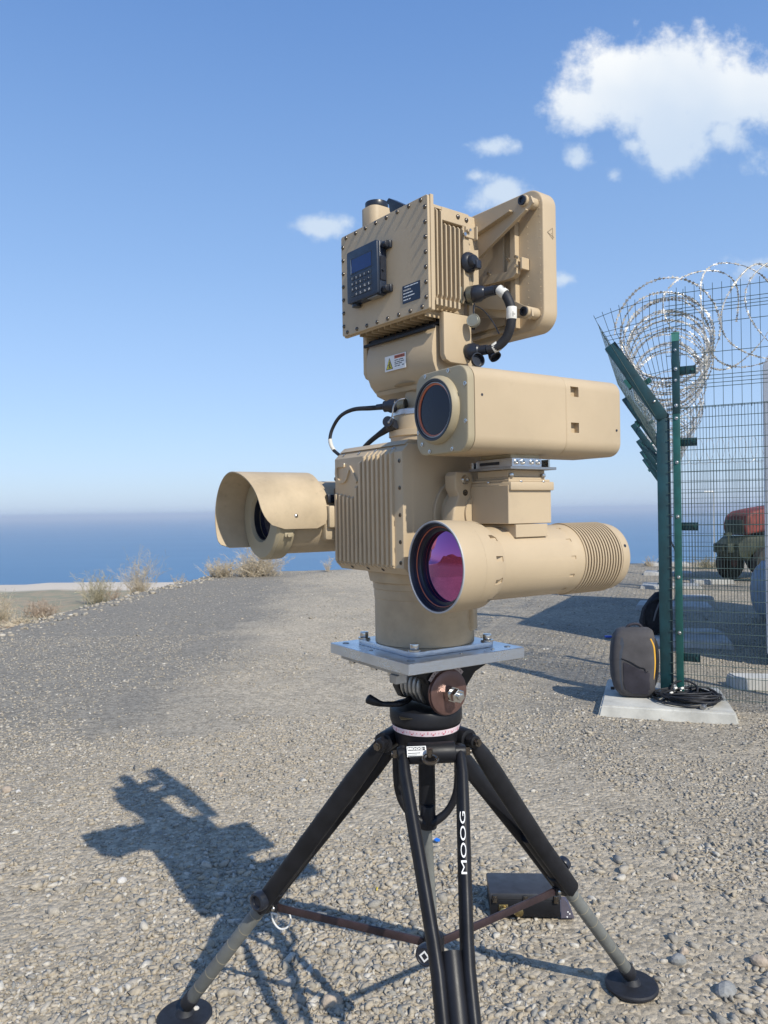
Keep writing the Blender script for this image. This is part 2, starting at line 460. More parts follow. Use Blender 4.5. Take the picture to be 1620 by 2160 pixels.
def ground_mat():
    m = bpy.data.materials.new('gravel_and_dust'); m.use_nodes = True
    t = m.node_tree; b = t.nodes['Principled BSDF']
    ge = nd(t, 'ShaderNodeNewGeometry'); pos = ge.outputs['Position']
    sp = nd(t, 'ShaderNodeSeparateXYZ', inp={0: pos})
    px, py, pz = sp.outputs
    big = nd(t, 'ShaderNodeTexNoise', inp={'Vector': pos, 'Scale': .38, 'Detail': 5.0, 'Roughness': .55})
    mid = nd(t, 'ShaderNodeTexNoise', inp={'Vector': pos, 'Scale': 2.2, 'Detail': 6.0, 'Roughness': .65})
    fine = nd(t, 'ShaderNodeTexNoise', inp={'Vector': pos, 'Scale': 70.0, 'Detail': 6.0, 'Roughness': .75})
    vor = nd(t, 'ShaderNodeTexVoronoi', inp={'Vector': pos, 'Scale': 42.0, 'Randomness': 1.0})
    vor2 = nd(t, 'ShaderNodeTexVoronoi', inp={'Vector': pos, 'Scale': 13.0, 'Randomness': 1.0})
    grey = (.262, .238, .198); dust = (.455, .390, .295)
    # wheel-worn strip of pale dust running away past the tripod
    tr = mth(t, 'ABSOLUTE', mth(t, 'SUBTRACT', px, mth(t, 'ADD', mth(t, 'MULTIPLY', py, .05), -1.0)))
    trk = nd(t, 'ShaderNodeMapRange', interpolation_type='SMOOTHSTEP', inp={0: tr, 1: .5, 2: 2.2, 3: .60, 4: 0.0})
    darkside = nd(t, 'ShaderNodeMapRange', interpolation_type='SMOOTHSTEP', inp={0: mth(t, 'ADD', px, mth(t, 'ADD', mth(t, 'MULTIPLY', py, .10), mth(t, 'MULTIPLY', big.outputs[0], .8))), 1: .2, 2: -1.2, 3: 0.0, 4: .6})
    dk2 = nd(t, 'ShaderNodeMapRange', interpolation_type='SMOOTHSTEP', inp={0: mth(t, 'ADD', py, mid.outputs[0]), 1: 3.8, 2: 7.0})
    bigr = nd(t, 'ShaderNodeMapRange', inp={0: big.outputs[0], 1: .40, 2: .62})
    midr = nd(t, 'ShaderNodeMapRange', inp={0: mid.outputs[0], 1: .42, 2: .64})
    near = nd(t, 'ShaderNodeMapRange', interpolation_type='SMOOTHSTEP', inp={0: py, 1: 7.0, 2: 3.5, 3: 0.0, 4: .5})
    f = mth(t, 'ADD', mth(t, 'MULTIPLY', bigr.outputs[0], .45), mth(t, 'MULTIPLY', midr.outputs[0], .35))
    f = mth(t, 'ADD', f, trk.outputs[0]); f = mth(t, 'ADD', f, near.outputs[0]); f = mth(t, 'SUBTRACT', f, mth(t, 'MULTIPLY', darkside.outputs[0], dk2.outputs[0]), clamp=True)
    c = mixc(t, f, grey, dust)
    # single pebbles show as light and dark grains
    vc = nd(t, 'ShaderNodeSeparateColor', inp={0: vor.outputs['Color']})
    gr = nd(t, 'ShaderNodeMapRange', inp={0: vc.outputs[0], 3: .62, 4: 1.38})
    c = mixc(t, .75, c, gr.outputs[0], 'MULTIPLY')
    vc2 = nd(t, 'ShaderNodeSeparateColor', inp={0: vor2.outputs['Color']})
    hit = nd(t, 'ShaderNodeMapRange', inp={0: vc2.outputs[1], 1: .93, 2: .95, 4: .6})
    dd = nd(t, 'ShaderNodeMapRange', inp={0: vor2.outputs['Distance'], 1: .03, 2: .024})
    c = mixc(t, mth(t, 'MULTIPLY', hit.outputs[0], dd.outputs[0]), c, (.56, .54, .50))
    fr = nd(t, 'ShaderNodeMapRange', inp={0: fine.outputs[0], 1: .35, 2: .65, 3: .80, 4: 1.14})
    c = mixc(t, 1.0, c, fr.outputs[0], 'MULTIPLY')
    # lower ground to the left: scrubby soil, pale rubble on the bank, pale sandy track beyond
    lowf = nd(t, 'ShaderNodeMapRange', inp={0: mth(t, 'ADD', pz, mth(t, 'MULTIPLY', mth(t, 'SUBTRACT', mid.outputs[0], .5), .3)), 1: -.14, 2: -.34})
    bank = nd(t, 'ShaderNodeMapRange', inp={0: pz, 1: -.06, 2: -.2})
    bankc = mixc(t, midr.outputs[0], (.34, .35, .32), (.46, .45, .40))
    c = mixc(t, mth(t, 'MULTIPLY', bank.outputs[0], .85), c, bankc)
    soil = mixc(t, midr.outputs[0], (.27, .265, .19), (.40, .31, .22))
    c = mixc(t, lowf.outputs[0], c, soil)
    strip = nd(t, 'ShaderNodeMapRange', inp={0: py, 1: 22.2, 2: 22.8})
    st2 = nd(t, 'ShaderNodeMapRange', inp={0: pz, 1: -.2, 2: -.3})
    c = mixc(t, mth(t, 'MULTIPLY', strip.outputs[0], st2.outputs[0]), c, (.60, .53, .44))
    lft = nd(t, 'ShaderNodeMapRange', inp={0: px, 1: -30.0, 2: -70.0})
    hill = mixc(t, bigr.outputs[0], (.16, .085, .05), (.28, .17, .10))
    c = mixc(t, lft.outputs[0], c, hill)
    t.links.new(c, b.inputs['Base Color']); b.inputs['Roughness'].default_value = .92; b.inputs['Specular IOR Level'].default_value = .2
    hgt = mth(t, 'ADD', mth(t, 'MULTIPLY', vor.outputs['Distance'], -.9), mth(t, 'MULTIPLY', fine.outputs[0], .8))
    bp = nd(t, 'ShaderNodeBump', inp={'Strength': .9, 'Distance': .012, 'Height': hgt})
    t.links.new(bp.outputs[0], b.inputs['Normal'])
    return m


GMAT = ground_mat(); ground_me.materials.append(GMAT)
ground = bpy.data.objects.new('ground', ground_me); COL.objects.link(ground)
tag(ground, 'gravelled lot with dusty wheel tracks, ending at a bank above the sea', kind='structure')


def sea_mat():
    m = bpy.data.materials.new('sea_water'); m.use_nodes = True
    t = m.node_tree; b = t.nodes['Principled BSDF']
    ge = nd(t, 'ShaderNodeNewGeometry')
    mp = nd(t, 'ShaderNodeMapping', inp={0: ge.outputs['Position'], 3: (.0006, .004, .01)})
    n = nd(t, 'ShaderNodeTexNoise', inp={'Vector': mp.outputs[0], 'Scale': 1.0, 'Detail': 4.0})
    r = nd(t, 'ShaderNodeMapRange', inp={0: n.outputs[0], 1: .35, 2: .65})
    c = mixc(t, r.outputs[0], (.085, .20, .34), (.098, .222, .365))
    t.links.new(c, b.inputs['Base Color']); b.inputs['Roughness'].default_value = .6; b.inputs['Specular IOR Level'].default_value = .12
    return m


SEAZ = -120.0
mb = MB(); mb.tri((-52000, 120, SEAZ), (52000, 120, SEAZ), (52000, 60000, SEAZ), (-52000, 60000, SEAZ))
me = mb.mesh('sea', smooth=False); me.materials.append(sea_mat()); sea = bpy.data.objects.new('sea', me); COL.objects.link(sea)
tag(sea, 'calm blue sea reaching to a hazy horizon', kind='structure')

# haze: closed box of thin even air
mb = MB(); mb.box(-53000, 53000, -400, 60500, SEAZ - 1.2, 34.0)
me = mb.mesh('haze', smooth=False)
hm = bpy.data.materials.new('haze_air'); hm.use_nodes = True
ht = hm.node_tree; ht.nodes.clear()
pv = nd(ht, 'ShaderNodeVolumePrincipled'); pv.inputs['Color'].default_value = (.78, .87, 1.0, 1); pv.inputs['Density'].default_value = HAZE_DENSITY; pv.inputs['Anisotropy'].default_value = .0
ho = nd(ht, 'ShaderNodeOutputMaterial'); ht.links.new(pv.outputs[0], ho.inputs['Volume'])
me.materials.append(hm); haze = bpy.data.objects.new('haze', me); COL.objects.link(haze); haze['kind'] = 'stuff'


# ------------------------------------------------------------------ loose gravel
def stone_mat(name, a, b_, c_, rnd='Random Per Island'):
    m = bpy.data.materials.new(name); m.use_nodes = True
    t = m.node_tree; b = t.nodes['Principled BSDF']
    ge = nd(t, 'ShaderNodeNewGeometry')
    rp = nd(t, 'ShaderNodeValToRGB', inp={0: ge.outputs[rnd]})
    el = rp.color_ramp.elements
    el[0].position = 0; el[0].color = a + (1,); el[1].position = 1; el[1].color = c_ + (1,)
    for p, c in ((.25, b_), (.45, (.40, .340, .255)), (.58, (.27, .260, .235)), (.72, (.44, .385, .30)), (.86, (.34, .31, .265)), (.93, (.50, .455, .38))):
        e = el.new(p); e.color = c + (1,)
    n = nd(t, 'ShaderNodeTexNoise', inp={'Vector': ge.outputs['Position'], 'Scale': 120.0, 'Detail': 4.0})
    mr = nd(t, 'ShaderNodeMapRange', inp={0: n.outputs[0], 1: .3, 2: .7, 3: .82, 4: 1.12})
    c = mixc(t, 1.0, rp.outputs[0], mr.outputs[0], 'MULTIPLY')
    t.links.new(c, b.inputs['Base Color']); b.inputs['Roughness'].default_value = .85; b.inputs['Specular IOR Level'].default_value = .3
    bp = nd(t, 'ShaderNodeBump', inp={'Strength': .5, 'Distance': .003, 'Height': n.outputs[0]})
    t.links.new(bp.outputs[0], b.inputs['Normal'])
    return m


GRAV = stone_mat('crushed_stone', (.250, .230, .195), (.385, .335, .258), (.54, .505, .44))


def ico(sub):
    bm = bmesh.new(); bmesh.ops.create_icosphere(bm, subdivisions=sub, radius=1)
    v = np.array([x.co[:] for x in bm.verts]); f = np.array([[q.index for q in x.verts] for x in bm.faces]); bm.free()
    return v, f


ICO1 = ico(1)


def scatter(P, size, name, variants=12, flat=(.5, .95)):
    """P: n x 2 positions, size: n radii -> one mesh of angular stones half bedded in the ground"""
    n = len(P); V, Fc = ICO1
    shapes = []
    for k in range(variants):
        r = np.random.default_rng(100 + k)
        s = V * r.uniform(.55, 1.25, (len(V), 1)); s = s * np.array([1.15, r.uniform(.45, .95), 1]); s = s + r.normal(0, .13, s.shape); s[:, 2] = np.clip(s[:, 2], -1, r.uniform(.35, .9))
        shapes.append(s)
    shapes = np.array(shapes)
    S = shapes[rng.integers(0, variants, n)]
    sc = np.stack([size, size * rng.uniform(.7, 1, n), size * rng.uniform(flat[0], flat[1], n)], -1)
    # tilt a little, spin fully
    th = rng.uniform(0, 2 * np.pi, n); ti = rng.normal(0, .3, n)
    S = S * sc[:, None, :]
    c, s = np.cos(ti)[:, None], np.sin(ti)[:, None]
    y, z = S[..., 1] * c - S[..., 2] * s, S[..., 1] * s + S[..., 2] * c
    c, s = np.cos(th)[:, None], np.sin(th)[:, None]
    x, y = S[..., 0] * c - y * s, S[..., 0] * s + y * c
    zg = height(P[:, 0], P[:, 1])
    co = np.stack([x + P[:, :1], y + P[:, 1:2], z + zg[:, None] + (sc[:, 2] * rng.uniform(-.25, .45, n))[:, None]], -1)
    nv = V.shape[0]
    f = (Fc[None] + (np.arange(n) * nv)[:, None, None]).reshape(-1, 3)
    me = bpy.data.meshes.new(name)
    me.vertices.add(n * nv); me.vertices.foreach_set('co', co.astype(np.float32).ravel())
    me.loops.add(f.size); me.loops.foreach_set('vertex_index', f.astype(np.int32).ravel())
    me.polygons.add(len(f)); me.polygons.foreach_set('loop_start', np.arange(0, f.size, 3, dtype=np.int32))
    me.update(); me.materials.append(GRAV)
    return me


def ring_points(n, d0, d1, spread=.60, p=1.0):
    D = np.sqrt(rng.uniform(d0 ** 2, d1 ** 2, n)); u = rng.uniform(-spread, spread, n)
    return np.stack([u * D, D], -1)


P = []; S = []
for n, d0, d1, s0, s1 in ((30000, 1.5, 3.3, .005, .015), (9000, 1.5, 3.5, .012, .023), (27000, 3.3, 5.6, .005, .013), (7000, 3.3, 6.0, .012, .020),
                          (26000, 5.6, 10, .008, .015), (14000, 10, 21, .010, .02), (700, 1.7, 3.6, .020, .034), (260, 3.4, 12, .02, .035)):
    pts = ring_points(n, d0, d1); sz = s0 + (s1 - s0) * rng.random(n) ** 1.8
    # dusty bare patches carry fewer stones
    dens = vnoise(pts[:, 0], pts[:, 1], 1.3, 21) * .6 + vnoise(pts[:, 0], pts[:, 1], .4, 22) * .4
    bare = sstep(.5, .3, dens)
    left = sstep(-.1, -.45, pts[:, 0] / pts[:, 1]) * sstep(4.4, 3.0, pts[:, 1]) * sstep(2.45, 2.9, pts[:, 1])
    dtrk = sstep(.4, -.9, pts[:, 0] + .10 * pts[:, 1] + .4) * sstep(4.2, 7, pts[:, 1])
    keep = rng.random(n) > np.clip(bare * .85 + left * .85 + dtrk * .3, 0, .93)
    inlot = pts[:, 0] > left_edge(pts[:, 1]) - .3
    for fx_, fy_ in ((-.655, 2.40), (.794, 2.505), (.167, 1.205)): inlot &= np.hypot(pts[:, 0] - fx_, pts[:, 1] - fy_) > .075
    inlot &= ~((abs(pts[:, 0] - .555) < .175) & (abs(pts[:, 1] - 3.03) < .075))
    keep &= inlot
    P.append(pts[keep]); S.append(sz[keep])
P = np.concatenate(P); S = np.concatenate(S)
print('gravel stones', len(P))
g = bpy.data.objects.new('gravel', scatter(P, S, 'gravel')); COL.objects.link(g)
tag(g, 'loose grey and tan crushed stone covering the lot', kind='stuff')

# rubble on the bank at the left
n = 1500
yy = rng.uniform(9.5, 20, n); xx = left_edge(yy) - rng.uniform(-.4, 2.2, n)
g = bpy.data.objects.new('rubble', scatter(np.stack([xx, yy], -1), rng.uniform(.02, .07, n) * rng.uniform(.5, 1, n), 'rubble')); COL.objects.link(g)
tag(g, 'broken pale stones lying down the bank', kind='stuff')


def stone(label, px, py, r, col, seed, group=None, flat=.7, lift=0.0):
    v, f = ico(2); rr = np.random.default_rng(seed)
    base = ico(1)[0]; w = rr.uniform(.75, 1.25, len(base))
    k = v @ base.T; k = np.exp(6 * (k - 1)); s = (k * w).sum(1) / k.sum(1)
    v = v * s[:, None] * np.array([1, rr.uniform(.65, .95), flat]) * r
    D = F * EYE / (py + (px - 810) * .0157 - 1078); p = at(px, py, D)
    z = float(height(p.x, p.y))
    me = bpy.data.meshes.new('stone'); me.from_pydata([tuple(q) for q in v], [], [tuple(q) for q in f.tolist()])
    me.materials.append(col)
    o = bpy.data.objects.new('stone', me); COL.objects.link(o); o.location = (p.x, p.y, z + r * flat * .45 + lift); o.rotation_euler = (0, 0, rr.uniform(0, 6))
    tag(o, label, 'stone', group)
    return o


STW = mat('white_stone', (.58, .55, .50), .85, var=.1, scale=40, bump=.4, bscale=150)
STT = mat('tan_stone', (.42, .34, .26), .85, var=.12, scale=40, bump=.5, bscale=150)
STG = mat('grey_stone', (.27, .27, .26), .85, var=.12, scale=40, bump=.5, bscale=150)
for i, (lab, x, y, r, c, fl) in enumerate([
        ('pale tan rounded stone at the left edge of the lot, biggest above the dusty patch', 14, 1668, .030, STT, .8),
        ('small bright white stone just right of the tan rounded one at the left edge', 38, 1669, .016, STW, .7),
        ('whitish angular stone lying in the dust below the long arm of the shadow', 258, 1860, .022, STW, .6),
        ('round beige stone on the grey gravel above the tip of the shadow', 464, 1640, .020, STT, .8),
        ('large smooth tan and grey stone between the shadow lines near the front leg', 700, 2122, .036, STT, .9),
        ('grey angular stone casting its own shade beside the right round foot pad', 1430, 2035, .028, STG, .8),
        ('pointed tan stone lying right of the right foot pad', 1443, 2018, .020, STT, .9),
        ('flat pale grey stone near the lower right corner of the lot', 1530, 2098, .040, STG, .55),
        ('squarish tan stone at the far lower right, at the rim of a shadow', 1602, 2040, .028, STT, .8),
        ('flat stone slab of pale grey below the bank of dry bushes', 90, 1268, .30, STW, .35),
        ('brown upright stone in the middle of the right hand gravel', 1420, 1855, .022, STT, .8),
        ('chalk white stone resting on the left round foot pad', 412, 2143, .013, STW, .8)]):
    stone(lab, x, y, r, c, 300 + i, flat=fl, lift=.016 if i == 11 else 0)


# ------------------------------------------------------------------ tripod
tp = Thing('tripod', 'heavy black tripod with grey lower legs and round foot pads standing on gravel', 'tripod', FW, (T0[0], T0[1], 0))
A = Vector((T0[0], T0[1], 0))


def zc(z): return (A.x, A.y, z)


tp.part('turntable', MB().lathe(zc(0), (0, 0, 1), [(1.031, .088), (1.036, .094), (1.046, .097), (1.072, .097), (1.077, .094), (1.078, .06)], 56), BLK)
ringo = tp.part('dial_ring', MB().lathe(zc(0), (0, 0, 1), [(1.017, .0885), (1.0325, .0925)], 64, caps=False), PINK, label='pale ring with red degree marks')
tk = MB()
for k in range(60):
    a = 2 * math.pi * k / 60; long_ = .007 if k % 5 == 0 else .004
    c = Vector((math.cos(a), math.sin(a), 0)); tdir = Vector((-c.y, c.x, 0))
    r0 = .0917; b0 = A + c * r0 + Vector((0, 0, 1.0235))
    tk.tri(b0 - tdir * .0006, b0 + tdir * .0006, b0 + tdir * .0006 + Vector((0, 0, long_)) + c * .0012, b0 - tdir * .0006 + Vector((0, 0, long_)) + c * .0012)
tp.part('degree_marks', tk, REDI, parent=ringo, smooth=False, kind='stuff')
lbl = MB()
for k in range(20):
    a = 2 * math.pi * (k + .5) / 20; c = Vector((math.cos(a), math.sin(a), 0)); tdir = Vector((-c.y, c.x, 0)); b0 = A + c * .0910 + Vector((0, 0, 1.0205))
    lbl.tri(b0 - tdir * .002, b0 + tdir * .002, b0 + tdir * .002 + Vector((0, 0, .003)) + c * .0008, b0 - tdir * .002 + Vector((0, 0, .003)) + c * .0008)
tp.part('degree_figures', lbl, REDI, parent=ringo, smooth=False, kind='stuff')
tp.part('leg_bracket', MB().lathe(zc(0), (0, 0, 1), [(.955, .055), (.962, .07), (.985, .082), (1.017, .087)], 40), BLK)
# brass-coloured plate let into the turntable
tp.part('level_plate', MB().box(-.03, .03, -.014, .014, 0, .0015, mtx=Matrix.Translation(at(868, 1514, 1.965) + Vector((0, 0, 0))) @ Matrix.Rotation(R(8), 4, 'Z')), mat('dark_level_plate', (.07, .06, .04), .35, metal=.5))

# tilt head, its axis along the body's side direction
th = Frame(T0[0], T0[1], FB.yaw)


def W(q, e, z): return FB.w(q, e, z)


qx = (FB.m.to_3x3() @ Vector((1, 0, 0))); ey = (FB.m.to_3x3() @ Vector((0, 1, 0)))
prof = [(-.12, 1.2), (-.12, 1.186), (-.07, 1.172), (-.052, 1.15), (-.05, 1.12), (-.035, 1.092), (0, 1.082), (.035, 1.092), (.055, 1.115), (.075, 1.14), (.10, 1.168), (.145, 1.186), (.145, 1.2)]
head = tp.part('tilt_head', MB().prism([W(.055, e, z) for e, z in prof], qx * .035, bev=.003)
               .prism([W(-.085, e, z) for e, z in prof], qx * .03, bev=.003).cyl(W(-.06, 0, 1.133), W(.06, 0, 1.133), .034, seg=32)
               .prism([W(-.07, e, z) for e, z in ((-.12, 1.19), (-.12, 1.2095), (.145, 1.2095), (.145, 1.19))], qx * .14), BLK)
sp = MB()
for k in range(5):
    q = -.048 + k * .019; sp.lathe(W(q, 0, 1.133), qx, [(0, .046), (.003, .052), (.009, .052), (.012, .046)], 40)
tp.part('spring_washer', sp, ALUD)
dial = tp.part('tilt_dial', MB().lathe(W(.093, 0, 1.13), qx, [(0, .060), (.004, .060), (.004, .0575), (.010, .0575), (.0115, .055), (.0105, .030), (.0105, .02)], 56), DIALM)
tp.part('nut', MB().cyl(W(.103, 0, 1.128), W(.122, 0, 1.128), .021, seg=6).cyl(W(.122, 0, 1.128), W(.128, 0, 1.128), .015, seg=24)
        .cyl(W(.128, 0, 1.128), W(.146, 0, 1.128), .0185, seg=6, bev=.002).cyl(W(.146, 0, 1.128), W(.153, 0, 1.128), .009, seg=20, bev=.001), STEEL, parent=dial, angle=25)
arc = MB()
pa = [(.0705 * math.cos(R(a)), .0705 * math.sin(R(a))) for a in range(40, 151, 6)] + [(.0605 * math.cos(R(a)), .0605 * math.sin(R(a))) for a in range(148, 39, -6)]
arc.prism([W(.0945, c, 1.13 + s_) for c, s_ in pa], qx * .0015)
ar = tp.part('scale_arc', arc, mat('engraved_scale', (.36, .30, .30), .4, metal=.3), parent=dial)
am = MB()
for a in range(48, 148, 9):
    c, s_ = math.cos(R(a)), math.sin(R(a)); am.box(-.0006, .0006, -.0006, .0006, -.002, .002, mtx=Matrix.Translation(W(.0964, .0655 * c, 1.13 + .0655 * s_)) @ Matrix.Rotation(FB.yaw, 4, 'Z') @ Matrix.Rotation(R(90 - a), 4, 'X'))
tp.part('scale_mark', am, INK, parent=dial, smooth=False)
tp.part('tilt_lever', MB().tube([W(-.02, -.04, 1.095), at(845, 1484, 1.97), at(808, 1485, 1.96), at(790, 1480, 1.95), at(777, 1474, 1.95), at(773, 1472, 1.95)], [.008, .008, .007, .011, .013, .005], 12), BLK)

SCRIBE = mat('scribed_ring', (.30, .27, .20), .5)
LEGS = [(Vector((-.655, 2.40, 0)), 'left'), (Vector((.794, 2.505, 0)), 'right'), (Vector((.167, 1.205, 0)), 'front')]
JOINT = .578
joints = []
for foot, side in LEGS:
    rad = (foot - A); rad.z = 0; Lr = rad.length; rad.normalize(); tan = Vector((-rad.y, rad.x, 0))
    H = A + rad * .10 + Vector((0, 0, .98)); Ft = Vector((foot.x, foot.y, float(height(foot.x, foot.y)) + .043))
    ln = lambda t: H + (Ft - H) * t
    dirn = (Ft - H).normalized()
    nrm = dirn.cross(tan).normalized()
    m1 = MB()
    for sgn in (-1, 1):
        m1.oval([ln(-.015) + tan * .073 * sgn, ln(.01) + tan * .073 * sgn, ln(.05) + tan * .072 * sgn, ln(.12) + tan * .064 * sgn, ln(.24) + tan * .050 * sgn, ln(.36) + tan * .037 * sgn, ln(.41) + tan * .033 * sgn, ln(JOINT) + tan * .031 * sgn],
                [.010, .014, .0155, .016, .016, .016, .0165, .0165], [.012, .019, .024, .027, .027, .027, .026, .025], nrm, 20)
    # web that closes the fork
    w0, w1 = ln(.375), ln(JOINT)
    m1.tube([w0, w1], .025, 16, smooth=1)
    m1.prism([w0 - tan * .036, w0 + tan * .036, w1 + tan * .03, w1 - tan * .03], nrm * .010, bev=.002)
    leg = tp.part('leg', m1, BLK)
    tp.part('hinge', MB().cyl(H - tan * .088, H + tan * .088, .017, bev=.003).cyl(H - tan * .060, H + tan * .060, .027, seg=32, bev=.003), BLK, parent=leg)
    for sgn in (-1, 1):
        tp.part('nut', MB().cyl(H + tan * sgn * .088, H + tan * sgn * .099, .011, seg=6).cyl(H + tan * sgn * .099, H + tan * sgn * .103, .006, seg=12), DSTEEL, parent=leg, angle=25)
    # collar at the end of the upper section
    c0, c1 = ln(JOINT - .055), ln(JOINT + .012)
    tp.part('collar', MB().cyl(c0, c1, .0305, seg=32, bev=.004).prism([c0 - nrm * .02 - tan * .042, c0 - nrm * .02 + tan * .042, c1 - nrm * .02 + tan * .036, c1 - nrm * .02 - tan * .036], nrm * .04, bev=.006), BLK, parent=leg)
    tp.part('inner_tube', MB().cyl(ln(JOINT - .05), ln(.985), .0205, seg=28, bev=.002), GREYT, parent=leg)
    for k in range(7):
        t = JOINT + .045 + k * .058
        tp.part('height_mark', MB().cyl(ln(t), ln(t + .0022), .0209, seg=28), SCRIBE, parent=leg)
    tp.part('ankle', MB().cyl(ln(.955), ln(.99), .0235, seg=24, bev=.003).lathe(ln(.985), (0, 0, -1), [(-.01, .014), (.03, .012)], 16), RUB, parent=leg)
    tp.part('foot_pad', MB().lathe((foot.x, foot.y, Ft.z - .035), (0, 0, 1), [(0, .082), (.004, .085), (.010, .085), (.014, .080), (.017, .03), (.032, .02)], 48), RUB, parent=leg)
    joints.append((ln(JOINT - .005), rad, tan, nrm, dirn, leg))
    # clamp knob
    side_v = (-tan if side != 'right' else tan)
    if side == 'left':
        kp = at(548, 1895, ln(JOINT - .03).y + .0); ax = (at(548, 1895, 2.0) - at(590, 1888, 2.12)).normalized()
        k0 = ln(JOINT - .03); kd = (Vector((-.55, -.80, .05))).normalized()
        tp.part('clamp_knob', MB().cyl(k0, k0 + kd * .045, .012).lathe(k0 + kd * .036, kd, [(0, .02), (.004, .027), (.018, .0285), (.028, .026), (.031, .020), (.029, .017), (.022, .016)], 40), BLKP, parent=leg)
    elif side == 'right':
        k0 = ln(JOINT - .05); kd = Vector((.55, .55, .25)).normalized()
        tp.part('clamp_knob', MB().cyl(k0, k0 + kd * .045, .016).cyl(k0 + kd * .035, k0 + kd * .055, .022, bev=.003), BLKP, parent=leg)
    if side == 'front':
        # white maker's lettering running up the right-hand rail
        a0 = ln(.36) + tan * .036; a1 = ln(.12) + tan * .062
        if tan.x < 0: a0 = ln(.36) - tan * .036; a1 = ln(.12) - tan * .062
        up = (a1 - a0).normalized(); mid = a0.lerp(a1, .45)
        view = (Vector((0, 0, EYE)) - mid).normalized(); n_ = (view - up * view.dot(up)).normalized(); lf = n_.cross(up).normalized()
        o_ = mid + n_ * .0268 - lf * .0065
        M4 = Matrix((up.to_4d(), lf.to_4d(), n_.to_4d(), (0, 0, 0, 1))).transposed()
        for i in range(3): M4[3][i] = 0
        M4 = Matrix.Translation(o_) @ M4
        tp.text('lettering', 'MOOG', .0185, WHITE, None, None, parent=leg, sx=2.5, bold=.0, mtx=M4, lift=.0003)
        lp = H + n_ * 0
        # name label on the barrel between the rails
        nb = Vector((-rad.x, -rad.y, 0)) * -1
        cn = H - (tan if tan.x > 0 else -tan) * .036 + rad * .0268
        tx = tan if tan.x > 0 else -tan
        lab = MB()
        NSEG = 4
        for k in range(NSEG):
            a0_, a1_ = R(56 - k * 14), R(56 - (k + 1) * 14)
            f_ = lambda a, xx: H + tx * xx + (rad * math.cos(a) + Vector((0, 0, math.sin(a)))) * .0275
            lab.tri(f_(a0_, -.065), f_(a0_, -.016), f_(a1_, -.016), f_(a1_, -.065))
        lo = tp.part('name_label', lab, WHITE, label='small white maker label')
        bar = MB()
        for (za, zb, xa, xb) in ((51, 31, -.063, -.019), (21, 17, -.063, -.031), (11, 9, -.063, -.040), (5, 1, -.063, -.020)):
            f_ = lambda a, xx: H + tx * xx + (rad * math.cos(R(a)) + Vector((0, 0, math.sin(R(a))))) * .0279
            bar.tri(f_(za, xa), f_(za, xb), f_(zb, xb), f_(zb, xa))
        tp.part('label_print', bar, INK, parent=lo, smooth=False)
        cc = (rad * math.cos(R(34)) + Vector((0, 0, math.sin(R(34)))))
        up2 = (Vector((0, 0, 1)) - cc * cc.z).normalized()
        M5 = Matrix((tx.to_4d(), up2.to_4d(), cc.to_4d(), (0, 0, 0, 1))).transposed()
        for i in range(3): M5[3][i] = 0
        M5 = Matrix.Translation(H + tx * -.062 + cc * .0284) @ M5
        tp.text('label_lettering', 'MOOG', .0090, WHITE, None, None, parent=lo, sx=1.3, bold=.0002, mtx=M5, lift=.0002)

# centre column with its V bracket, spreader arms and hub
vb = MB()
fx = Vector((1, 0, 0))
y0 = A.y - .03
for sgn in (-1, 1):
    pts = [(A.x + sgn * .082, .96), (A.x + sgn * .078, .86), (A.x + sgn * .05, .80), (A.x, .765)]
    vb.tube([Vector((x, y0, z)) for x, z in pts], [.011, .010, .010, .013], 12)
tp.part('column_bracket', vb.cyl((A.x, A.y - .02, .755), (A.x, A.y - .02, .815), .024, .019, bev=.003), BLK)
tp.part('centre_column', MB().cyl((A.x, A.y, .96), (A.x, A.y, .80), .021, bev=.002).cyl((A.x - .006, A.y - .01, .80), (A.x + .010, A.y, .44), .0145), [GREYT], label='grey centre column')
tp.part('column_sleeve', MB().cyl((A.x, A.y, .97), (A.x, A.y, .795), .0225), BLK)
hub = Vector((A.x + .012, A.y, .432))
hb = tp.part('spreader_hub', MB().cyl(hub - Vector((0, 0, .028)), hub + Vector((0, 0, .028)), .028, bev=.005).cyl(hub, hub + Vector((-.45, -.85, -.05)).normalized() * .05, .014), BLK)
kd = Vector((-.42, -.90, .10)).normalized(); k0 = hub + Vector((-.45, -.85, -.05)).normalized() * .035
kn = tp.part('clamp_knob', MB().lathe(k0, kd, [(0, .018), (.005, .027), (.020, .0285), (.027, .026), (.030, .021), (.028, .0185)], 40), BLKP)
dm = MB(); ux = Vector((0, 0, 1)).cross(kd).normalized() * -1; uy = kd.cross(ux) * 1
dpts = [(0, .015), (.015, 0), (0, -.015), (-.015, 0)]; dpi = [(x * .62, y * .62) for x, y in dpts]
cc = k0 + kd * .0292
for i in range(4):
    j = (i + 1) % 4
    f_ = lambda p: cc + ux * p[0] + uy * p[1]
    dm.prism([f_(dpts[i]), f_(dpts[j]), f_(dpi[j]), f_(dpi[i])], kd * .0008)
tp.part('knob_emblem', dm, WHITE, parent=kn, smooth=False)
